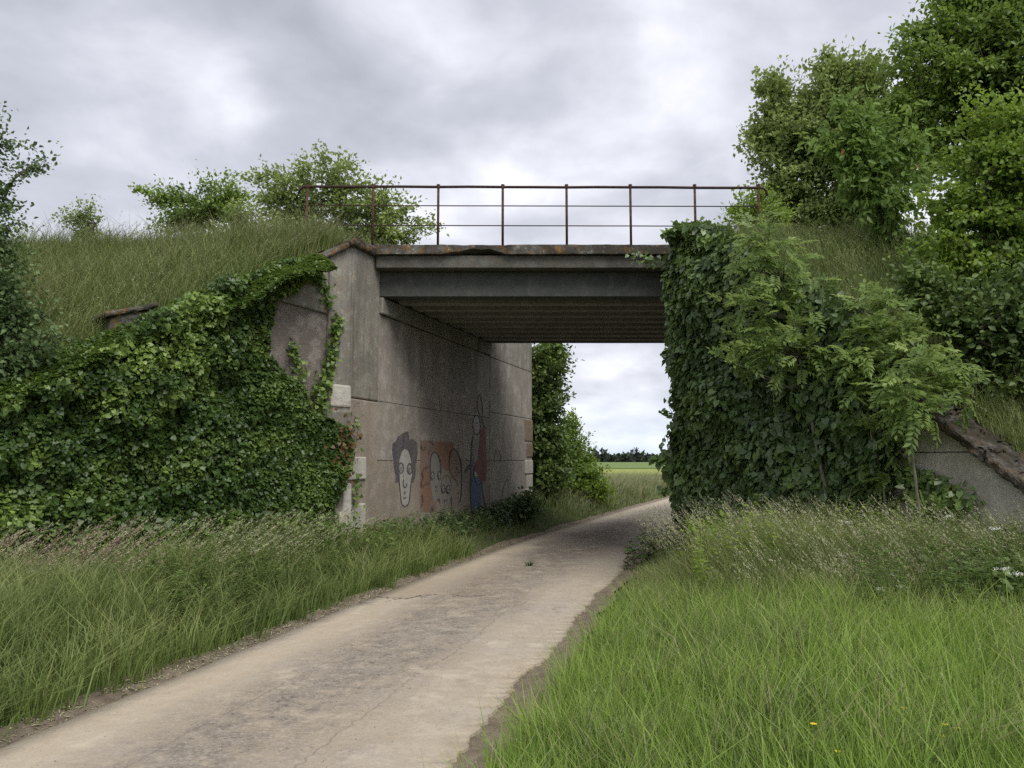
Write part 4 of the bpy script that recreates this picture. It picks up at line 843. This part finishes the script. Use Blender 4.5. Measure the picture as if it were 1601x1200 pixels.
# wrap round the corner into the passage and over the top
n = 5200; S = rng.uniform(-.12, .55, n)*1.0; S = S*(1-rng.random(n)*.4); Z = rng.uniform(.1, 5.15, n); off = rng.random(n)**.7*(.05+.55*np.clip(fbm(Z, S, 1.3, 9)-.22, 0, 1)+.10*fbm(Z, S, 6, 9))
P = np.stack([B0[0]+WD[0]*S+rn[0]*off, B0[1]+WD[1]*S+rn[1]*off, Z], -1)
parts.append(leaves(P, rv(n)*.5+np.array((-.1,-.2,-.8)), rv(n)*.4+np.array((-.9,-.3,.3)), .10*(.6+.7*rng.random(n)), .095, T_IVY, 0.1*rng.random(n)))
n = 3600; S = rng.uniform(-.2, 1.7, n); O = rng.uniform(-.55, .45, n); hh = (.10+.34*fbm(S, O, 2.2, 55))*(1-.7*np.clip((S-.6)/1.1, 0, 1))*(1-np.clip((O-.1)/.4, 0, 1)**2)
P = np.stack([B0[0]+RWD[0]*S+RWN[0]*O+.1, B0[1]+RWD[1]*S+RWN[1]*O, np.array([rtop(q) for q in S])+.06+hh*rng.random(n)**.5], -1)
parts.append(leaves(P, rv(n)*.8+np.array((-.2,-.4,-.3)), rv(n)*.6+np.array((-.2,-.3,1)), .10*(.6+.7*rng.random(n)), .095, T_IVY, rng.random(n)*.8))
# sprigs hanging out into the opening and along the beam
paths = []
for pts_, cnt_, L0 in (([(1068,700),(1050,712),(1035,716),(1020,722)], 34, .14), ([(1066,725),(1052,738),(1045,735)], 16, .17), ([(1072,735),(1050,755),(1030,768)], 24, .09), ([(1060,660),(1048,640),(1042,625)], 12, .11), ([(1064,560),(1050,555),(1040,560)], 10, .08), ([(1064,600),(1050,580),(1046,570)], 12, .08), ([(1055,520),(1052,545),(1048,560)], 12, .08), ([(1062,675),(1040,680),(1035,695)], 9, .08),
                    ([(1050,405),(1030,403),(1010,402),(985,402)], 40, .075), ([(1050,415),(1025,410),(1010,412)], 24, .07), ([(1060,360),(1085,352),(1120,350)], 70, .08), ([(1066,640),(1056,655),(1050,675)], 22, .10), ([(1064,480),(1052,490),(1049,505)], 20, .09), ([(1070,760),(1062,772),(1060,790)], 26, .10), ([(1056,440),(1042,446),(1040,462)], 18, .08)):
    D_ = 12.75 if pts_[0][1] < 420 else 12.5
    W = np.array([atD(*q, D_) for q in pts_]); paths.append(list(W)); t = rng.random(cnt_)*(len(W)-1.001); ii = t.astype(int); fr = (t-ii)[:,None]
    P = W[ii]*(1-fr)+W[ii+1]*fr+rng.normal(size=(cnt_,3))*.045
    parts.append(leaves(P, rv(cnt_)*.6+np.array((-.3,-.1,-.6)), rv(cnt_)*.5+np.array((-.2,-.9,.5)), L0*(.7+.5*rng.random(cnt_)), L0*.8, T_IVY, rng.random(cnt_)*.5))
for pts_, cnt_, L0 in (([(1400,700),(1395,760),(1405,820)], 160, .08), ([(1400,735),(1450,745),(1500,765),(1530,790)], 190, .085), ([(1440,750),(1450,800),(1455,850)], 90, .08), ([(1490,765),(1500,810)], 60, .08), ([(1385,780),(1380,850)], 160, .09)):
    W = np.array([np.array([*rpt(px_wing(*q, B0, RWD, RWN)[0], .08), px_wing(*q, B0, RWD, RWN)[1]]) for q in pts_]); paths.append(list(W)); t = rng.random(cnt_)*(len(W)-1.001); ii = t.astype(int); fr = (t-ii)[:,None]
    P = W[ii]*(1-fr)+W[ii+1]*fr+rng.normal(size=(cnt_,3))*.06
    parts.append(leaves(P, rv(cnt_)*.6+np.array((-.3,-.1,-.6)), rv(cnt_)*.5+np.array((-.6,-.6,.5)), L0*(.5+.8*rng.random(cnt_)), L0*.8, T_IVY, rng.random(cnt_)*.7))
V, F, A = cat(parts); part('foliage', V, F, MC['ivyr'], rivy, attrs=A); stems(rivy, paths, r=.006)

# ------------------------------------------------------------------ grass
def zone(n, x0, x1, y0, y1, dens=None, gap=(.20, .42), bias=1.0):
    """points on the verges: outside road and dirt, in front of wings and walls"""
    X = rng.uniform(x0, x1, n); Y = y0+(y1-y0)*rng.random(n)**bias
    d = X-xc(Y); eL_, eR_ = edge_l(Y), edge_r(Y); jl = gap[0]*(.55+.9*fbm(X, Y, 2.2, 3)); jr = gap[1]*(.55+.9*fbm(X, Y, 2.2, 4))
    ok = ((X < eL_-jl) | (X > eR_+jr)) & (X > xl(Y)+.05) & (X < xr(Y)-.05)
    if dens is not None: ok &= rng.random(n) < dens(X, Y)
    X, Y = X[ok], Y[ok]; return np.stack([X, Y, zground(X, Y)-.01], -1)
def grow(P): d = np.abs(P[:,0]-xc(P[:,1])); return d
WIND = .15
def scatter_free(px0, px1, D0, D1, n):
    D_ = rng.uniform(D0, D1, n); x = (rng.uniform(px0, px1, n)-800.5)/FPX*D_; ok = np.abs(x-xc(D_)) > RW+.45; x, D_ = x[ok], D_[ok]; return np.stack([x, D_, zground(x, D_)-.02], -1)
# right foreground lawn
rng = np.random.default_rng(50)
P = zone(230000, -1.2, 6.5, 2.2, 8.2, lambda X, Y: np.where((X > -.9+.0*Y) & (np.abs(X) < .72*Y+.7), 1., 0.), bias=1.1)
P = P[P[:,0] > xc(P[:,1])]; n = len(P); e_ = P[:,0]-edge_r(P[:,1]); pat = fbm(P[:,0], P[:,1], 1.4, 14)
P, ang, tr = tuft(P, 20, .035); tr2 = fbm(P[:,0], P[:,1], 5.0, 33)
h = (.07+.25*sstep(.15, 1.5, e_))*(.4+1.1*pat)*(.45+.65*tr+.5*tr2)*(.5+.7*rng.random(n)); e2 = P[:,0]-edge_r(P[:,1]); kp = e2 > .16+.22*fbm(P[:,0], P[:,1], 2.2, 4)+.05*rng.random(n); P, ang, tr, tr2, h = P[kp], ang[kp], tr[kp], tr2[kp], h[kp]; n = len(P)
grass_obj('lawn_grass', [blades(P, h, ang, .15+.6*rng.random(n)**1.8, .005+.0045*rng.random(n), np.clip(rng.random(n)*.45+.3*tr+(tr2-.4)*.7, 0, 1))], MC['g_lawn'])
C = zone(900, -.5, 6.5, 3.0, 9.0); C = C[C[:,0] > xc(C[:,1])+RW+.6]; n = len(C)
st, sp = seedheads(C, .26+.22*rng.random(n), rng.random(n)*6.28, .15+.3*rng.random(n), .035, 14)
grass_obj('lawn_seed_heads', [sp], MC['seed']); grass_obj('lawn_seed_stalks', [st], MC['g_lawn'])
C = zone(420, -.5, 6.5, 3.0, 9.5); C = C[C[:,0] > xc(C[:,1])+RW+.4]; per = 7; a = np.tile(np.arange(per)*.9, len(C))+np.repeat(rng.random(len(C))*6, per); Pc = np.repeat(C, per, 0)+np.array((0,0,.06)); n = len(Pc)
V, F, A = cat([leaves(Pc, np.stack([np.cos(a), np.sin(a), .45+.5*rng.random(n)], -1), rv(n)*.2+np.array((0,0,1.)), .07+.09*rng.random(n), .028, T_OV, rng.random(n)*.6)]); tag(mesh('broad_leaved_weeds', V, F, MC['bramble'], attrs=A), kind='stuff')
# clumps of broader, longer blades within it
C = zone(500, -.5, 6.5, 2.8, 9.5); C = C[C[:,0] > xc(C[:,1])+RW+.5]; per = 34; Pc = np.repeat(C, per, 0)+rng.normal(size=(len(C)*per,3))*np.array((.07,.07,0)); n = len(Pc)
grass_obj('long_grass', [blades(Pc, .30+.24*rng.random(n), WIND+rng.normal(size=n)*1.5, .3+.55*rng.random(n), .007+.003*rng.random(n))], MC['g_tall'])
# right middle: tall, seeding, brownish
P = zone(70000, 1.2, 7.5, 5.6, 12.6); P = P[P[:,0] > xc(P[:,1])]; e_ = P[:,0]-edge_r(P[:,1]); P = P[(e_ > .25+.5*rng.random(len(P)))]; n = len(P); pat = fbm(P[:,0], P[:,1], 1.0, 15)
h = (.24+.58*sstep(.3, 2.4, P[:,0]-edge_r(P[:,1]))*sstep(5.4, 8., P[:,1]))*(.5+.95*pat)*(.7+.5*rng.random(n))
grass_obj('tall_grass', [blades(P, h, 2.9+rng.normal(size=n)*1.9, .25+.5*rng.random(n), .006+.003*rng.random(n))], MC['g_tall'])
P = zone(4200, 1.9, 7.5, 6.0, 11.5); P = P[P[:,0] > xc(P[:,1])+RW+.7]; n = len(P); pat = fbm(P[:,0], P[:,1], .9, 16); P = P[pat > .30+.35*rng.random(n)]; n = len(P)
st, sp = seedheads(P, .50+.55*rng.random(n), 2.8+rng.normal(size=n)*.6, .35+.25*rng.random(n), .075, 18)
grass_obj('seeding_grass', [sp], MC['seed']); grass_obj('seeding_grass_stalks', [st], MC['g_dry'])
# left verge
P = zone(250000, -9, 1, 3.6, 14, lambda X, Y: np.where(X > -.72*Y-.9, 1., 0.)); P = P[P[:,0] < xc(P[:,1])]; n = len(P); e_ = edge_l(P[:,1])-P[:,0]; pat = fbm(P[:,0], P[:,1], 1.1, 17)
h = (.07+.34*sstep(.15, 1.9, e_))*(.5+.95*pat)*(.65+.6*rng.random(n)); h *= 1-.35*sstep(12, 13.5, P[:,1])
wd_ = (.006+.0045*rng.random(n)); P, ang, tr = tuft(P, 22, .05); tr2 = fbm(P[:,0], P[:,1], 4.0, 34); h = h*(.5+.6*tr+.45*tr2)
grass_obj('verge_grass', [blades(P, h, ang, .28+.7*rng.random(n)**1.2, wd_, np.clip(rng.random(n)*.45+.3*tr+(tr2-.4)*.8, 0, 1))], MC['g_tall'])
P = zone(5200, -8.5, -2.2, 4.2, 12); e_ = edge_l(P[:,1])-P[:,0]; P = P[(e_ > 1.0) & (P[:,0] < xc(P[:,1]))]; d_ = P[:,0]-xl(P[:,1]); P = P[d_ < 3.6]; n = len(P)
st, sp = seedheads(P, .34+.46*rng.random(n)**1.5, .35+rng.normal(size=n)*.5, .45+.3*rng.random(n), .085, 18)
grass_obj('seeding_grass', [sp], MC['seed']); grass_obj('seeding_grass_stalks', [st], MC['g_dry'])
P = scatter_free(-60, 190, 7.2, 9.6, 170); n = len(P); st, sp = seedheads(P, .42+.38*rng.random(n), .3+rng.normal(size=n)*.5, .4+.3*rng.random(n), .10, 26)
grass_obj('brown_seed_heads', [sp], MC['seedp']); grass_obj('brown_seed_stalks', [st], MC['g_dry'])
P = scatter_free(1330, 1410, 6.4, 7.4, 90); n = len(P); st, sp = seedheads(P, .38+.30*rng.random(n), 2.8+rng.normal(size=n)*.8, .4+.3*rng.random(n), .09, 24)
grass_obj('bleached_seed_heads', [sp], MC['seed']); grass_obj('bleached_seed_stalks', [st], MC['g_dry'])
# under and beyond the bridge
P = zone(90000, -3, 14, 12.4, 44); n = len(P); e_ = np.minimum(np.abs(edge_l(P[:,1])-P[:,0]), np.abs(edge_r(P[:,1])-P[:,0])); pat = fbm(P[:,0], P[:,1], .8, 18)
dim = 1-.35*sstep(13, 14, P[:,1])*(1-sstep(18, 20, P[:,1]))
h = (.08+.40*sstep(.1, 1.6, e_))*(.5+.95*pat)*(.65+.6*rng.random(n))*dim; tall = P[:,1] > 22
h = np.where(tall, h*1.35, h)
dk = (P[:,1] < 23); 
grass_obj('underpass_grass', [blades(P[dk], h[dk], .4+rng.normal(size=dk.sum())*1.0, .3+.5*rng.random(dk.sum()), .010)], MC['g_tall'])
grass_obj('far_verge_grass', [blades(P[~dk], h[~dk], .4+rng.normal(size=(~dk).sum())*1.0, .3+.5*rng.random((~dk).sum()), .020)], MC['g_dry'])
X = rng.uniform(-2, 60, 60000); Y = rng.uniform(30, 60, 60000); ok = (X < edge_l(Y)-.5) & (X > -.02*Y+.5); P = np.stack([X[ok], Y[ok], zground(X[ok], Y[ok])], -1); n = len(P)
grass_obj('meadow_grass', [blades(P, .45+.45*rng.random(n), .3+rng.normal(size=n)*.8, .3+.3*rng.random(n), .035)], MC['g_dry'])
# bank grass
def bankgrass(name, side, n, s0, s1, d0, d1, mat, hh, wd, seedn=0, lean=.2, cond=None):
    Y = rng.uniform(d0, d1, n); s = s0+(s1-s0)*rng.random(n)**1.2; bf = xl if side < 0 else xr; X = bf(Y)+side*s
    if cond is not None: c = cond(X, Y); X, Y = X[c], Y[c]
    n = len(X); P = np.stack([X, Y, zbank(X, Y, side)-.03], -1); pat = fbm(X, Y, .9, 19)
    grass_obj(name, [blades(P, hh*(.45+.95*pat)*(.6+.7*rng.random(n)), lean+rng.normal(size=n)*1.7, .25+.5*rng.random(n), wd*(.7+.6*rng.random(n)), np.clip(rng.random(n)*.7+(pat-.35)*.9, 0, 1))], mat)
    if seedn:
        q = rng.choice(n, seedn, replace=False); st, sp = seedheads(P[q], hh*(.95+.5*rng.random(seedn)), lean+rng.normal(size=seedn)*.5, .4+.25*rng.random(seedn), .08, 12)
        grass_obj('bank_seed_heads', [sp], MC['seed']); grass_obj('bank_seed_stalks', [st], MC['g_dry'])
MC['g_bank'] = grassmat('bank_blade', (0.112,0.152,0.044), (0.185,0.240,0.072), (0.264,0.316,0.110), (0.422,0.418,0.198))
bankgrass('bank_grass', -1, 95000, .35, 12, 7.5, 15.5, MC['g_bank'], .50, .010, 3000)
bankgrass('bank_grass', 1, 60000, .5, 9, 6.5, 16, MC['g_bank'], .50, .010, 1200, lean=2.8)
bankgrass('crest_grass', -1, 9000, .35, 12, 12, 15, MC['g_dry'], .75, .008, 0)

# undergrowth at the feet of the walls
def weeds(name, label, catg, spots, leafL, leafW, mat, T, per, h, seed, kind='stuff', grp=None):
    global rng
    rng = np.random.default_rng(seed); parts = []
    for (x, y, r) in spots:
        n = per; a = rng.random(n)*6.283; q = rng.random(n)**.5*r; X = x+np.cos(a)*q; Y = y+np.sin(a)*q; Z = zground(X, Y)+h*(rng.random(n)**.8)*(1-.55*(q/r)**2)
        parts.append(leaves(np.stack([X,Y,Z], -1), np.stack([np.cos(a),np.sin(a),0*a-.1], -1)+rv(n)*.6, rv(n)*.5+np.array((0,-.1,1)), leafL*(.5+.8*rng.random(n)), leafW*(.6+.6*rng.random(n)), T, rng.random(n)*.7*(Z-zground(X,Y))/h))
    V, F, A = cat(parts); o = mesh(name, V, F, MC[mat], attrs=A); tag(o, label, catg, grp, kind); return o
sp = [(lpt(s_, .75+.25*math.sin(s_*5))[0], lpt(s_, .75)[1], .5) for s_ in np.arange(.4, 6.5, .55)]
weeds('undergrowth', None, None, sp, .085, .055, 'ivy', T_OV, 430, .62, 70)
sp = [(rpt(s_, .55+.2*math.sin(s_*7))[0], rpt(s_, .6)[1], .5) for s_ in np.arange(.1, 6.2, .5)]
weeds('undergrowth', None, None, sp, .085, .055, 'bramble', T_OV, 480, .70, 71)
weeds('brambles', None, None, [(*atD(px, 900, D_)[:2], r_) for px, D_, r_ in ((1420,7.6,.5),(1490,7.2,.6),(1560,6.9,.6),(1600,6.4,.5),(1350,7.9,.4),(1540,6.2,.4),(1640,6.8,.7))], .07, .055, 'bramble', T_OV, 900, .55, 72)
def stalk_plants(name, P, h, npair, ll, lw_, mat, seed):
    global rng
    rng = np.random.default_rng(seed); n = len(P); lean = rv(n)*.12*np.array((1,1,0)); parts = [blades(P, h, rng.random(n)*6.28, .08, .008)]
    for q in range(npair):
        t = (q+1.)/npair; a0 = rng.random(n)*6.28
        for w_ in range(4):
            a = a0+w_*1.571+rng.normal(size=n)*.2; pos = P+np.array((0,0,1.))*(h*(t*(.75+.2*rng.random(n))+.05))[:,None]
            parts.append(leaves(pos, np.stack([np.cos(a), np.sin(a), -.25+.5*t+0*a], -1), rv(n)*.2+np.array((0,0,1.)), ll*(1.15-.6*t)*(.7+.6*rng.random(n)), lw_*(1.15-.6*t), T_OV, t*.7))
    V, F, A = cat(parts); tag(mesh(name, V, F, MC[mat], attrs=A), kind='stuff')
def scatter(px0, px1, D0, D1, n): 
    D_ = rng.uniform(D0, D1, n); x = (rng.uniform(px0, px1, n)-800.5)/FPX*D_; ok = (x > xl(D_)+.3) & (x < xr(D_)-.2) & (np.abs(x-xc(D_)) > RW+.45); x, D_ = x[ok], D_[ok]; return np.stack([x, D_, zground(x, D_)-.02], -1)
P = scatter(240, 420, 6.7, 8.8, 90); stalk_plants('nettles', P, .36+.26*rng.random(len(P)), 8, .08, .035, 'bramble', 170)
P = scatter(330, 560, 8.5, 11.0, 90); stalk_plants('nettles', P, .35+.25*rng.random(len(P)), 7, .09, .045, 'bramble', 171)
P = scatter(1080, 1400, 7.4, 10.0, 190); stalk_plants('weeds', P, .45+.50*rng.random(len(P)), 7, .09, .04, 'bush', 172)
P = scatter(1330, 1700, 5.8, 8.2, 260); stalk_plants('weeds', P, .40+.50*rng.random(len(P)), 7, .075, .032, 'bramble', 173)
weeds('undergrowth', None, None, [(wpt(s_, .35)[0], wpt(s_, .35)[1], .38) for s_ in (.6,1.2,2.0,3.0,3.6,4.8,5.8,6.4,6.9,7.5,8.0,8.6,9.3)], .075, .05, 'treed', T_OV, 330, .45, 74)
tree('elder_bush', 'small bright green bush at the foot of the right ivy', 'bush', (*atD(1130,880,9.4)[:2], .2), 9.4, [(1125,855,48,28),(1170,870,38,26),(1100,840,18,18),(1200,850,20,22)], 75, 40, .075, .048, 'bush', T=T_OV, spread=.13, ntr=4, r0=.003, seed=75)
tree('shrub', 'dark low shrub against the foot of the painted wall', 'shrub', (*wpt(7.3,.45), .15), 19.0, [(805,800,28,18),(790,812,22,14),(822,792,18,18)], 60, 40, .10, .07, 'treed', T=T_OV, spread=.18, ntr=3, r0=.004, seed=76)

# flowers
ORD = ['leftmost', 'second from the left', 'third from the left', 'fourth from the left', 'fifth from the left', 'sixth from the left', 'seventh from the left', 'eighth from the left', 'rightmost']
def flower_yellow(px, py, D, o_='leftmost'):
    p = atD(px, py, D); g = float(zground(p[0], p[1])); root = thing('buttercup', '%s of the small yellow buttercups in the bright lawn grass' % o_, 'flower', (p[0], p[1], g), 'buttercups in the lawn grass')
    V, F = tube([(p[0]+.02, p[1], g), (p[0]+.005, p[1], (g+p[2])/2), (p[0], p[1], p[2])], .0016, 5); part('stem', V, F, MC['g_tall'], root)
    parts = []
    for q in range(5):
        a = q*1.2566; ax = np.array([[math.cos(a), math.sin(a), .45]]); parts.append(leaves(np.array([p]), ax, np.array([[0,-.3,1.]]), .016, .014, T_OV, 0.))
    V, F, A = cat(parts); part('petals', V, F, MC['yellow'], root)
QF = sorted(((1413,1108,3.6),(1400,1109,3.65),(1478,1134,3.4),(1475,1152,3.35),(1497,1140,3.4),(1272,1133,3.4),(1309,1176,3.2)))
for i_, q in enumerate(QF): flower_yellow(*q, o_='rightmost' if i_ == len(QF)-1 else ORD[i_])
def cow_parsley(px, py, D, seed, o_='leftmost'):
    D *= .86; r_ = np.random.default_rng(seed); p = atD(px, py, D); g = float(zground(p[0], p[1])); root = thing('cow_parsley', '%s of the white flowering cow parsley plants before the right wing wall' % o_, 'plant', (p[0], p[1], g), 'white umbel flowers by the right wing wall')
    path = [(p[0]+.05, p[1], g), (p[0]+.02, p[1], (g+p[2])/2), tuple(p)]; vf = [tube(path, [.004,.003,.002], 5)]; Vp, Fp = [], []
    P = []
    for u_ in range(7):
        a = r_.random()*6.28; rr = .05*r_.random()**.5; e_ = p+np.array((math.cos(a)*rr, math.sin(a)*rr, .03+.02*r_.random())); vf.append(tube([tuple(p-np.array((0,0,.03))), tuple(e_)], .001, 4))
        for _ in range(9): P.append(e_+np.array((r_.normal()*.011, r_.normal()*.011, r_.normal()*.004)))
    V, F = join(*vf); part('stem', V, F, MC['g_tall'], root); P = np.array(P); n = len(P)
    V, F, A = cat([leaves(P, rv(n)*np.array((1,1,.2)), rv(n)*.2+np.array((0,-.2,1)), .009, .008, T_RH, 0.)]); part('flower_head', V, F, MC['white'], root)
for i_, q in enumerate(sorted([(1560,835,7.0),(1566,897,6.6),(1478,815,7.6),(1592,905,6.5),(1376,930,7.2),(1345,968,6.8),(1450,975,6.5),(1410,925,7.1),(1325,822,8.3)])): cow_parsley(*q, 80+i_, ORD[i_])

# loose stones on the dirt edges, twigs on the road
rng = np.random.default_rng(90); random.seed(90)
k = M('pebble'); MC['pebble'] = k.fin(k.ramp(k.noise(9, 2), [(.3,(.16,.12,.09)), (.7,(.36,.31,.24))]), .9, .2)
vf = []
for q in range(1900):
    D_ = 3.6+13*random.random()**1.4
    if random.random() < .5: x = float(edge_l(np.array([D_]))[0])-random.gauss(.12, .12)
    elif random.random() < .35: x = float(edge_r(np.array([D_]))[0])+random.gauss(.2, .13)
    else: x = float(xc(D_))+random.uniform(-1.2, 1.2)
    r_ = random.uniform(.003, .013)*(1.5 if random.random() < .06 else 1); on = abs(x-float(xc(D_))) < RW-.08
    z = .022 if on else max(float(zground(x, D_))+.03, -.02)
    if on: r_ *= .45
    cc = [(x+r_*math.cos(t)*random.uniform(.7,1.3), D_+r_*math.sin(t)*random.uniform(.7,1.3), z) for t in (0,1.57,3.14,4.71)]+[(x, D_, z+r_*random.uniform(.5,.9))]
    vf.append((cc, [(0,1,4),(1,2,4),(2,3,4),(3,0,4)]))
V, F = join(*vf); tag(mesh('gravel', V, F, MC['pebble']), kind='stuff')
# straw and dead leaves on the left dirt edge
n = 2600; D_ = 3.8+12*rng.random(n)**1.3; x = edge_l(D_)-.05-.22*rng.random(n); P = np.stack([x, D_, np.maximum(zground(x, D_)+.03, -.015)+.01*rng.random(n)], -1)
lv = leaves(P, rv(n)*np.array((1,1,.15)), np.array((0,0,1.))+rv(n)*.3, .02+.04*rng.random(n), .005+.008*rng.random(n), T_RH, .5); V, F, A = cat([lv]); tag(mesh('plant_litter', V, F, MC['seed'], attrs=A), kind='stuff')
# a flat tuft growing through the road
tp = atD(828, 885, 12.2); t0 = thing('weed_tuft', 'little flattened weed growing through the road before the dark patch', 'weed', (tp[0], tp[1], .02)); n = 60; a = rng.random(n)*6.28
P = np.stack([tp[0]+.05*np.cos(a)*rng.random(n), tp[1]+.05*np.sin(a), .02+0*a], -1); lv = blades(P, .05+.06*rng.random(n), a, .9, .008); V, F, A = cat([lv]); part('leaves', V, F, MC['g_dark'], t0, attrs=A)
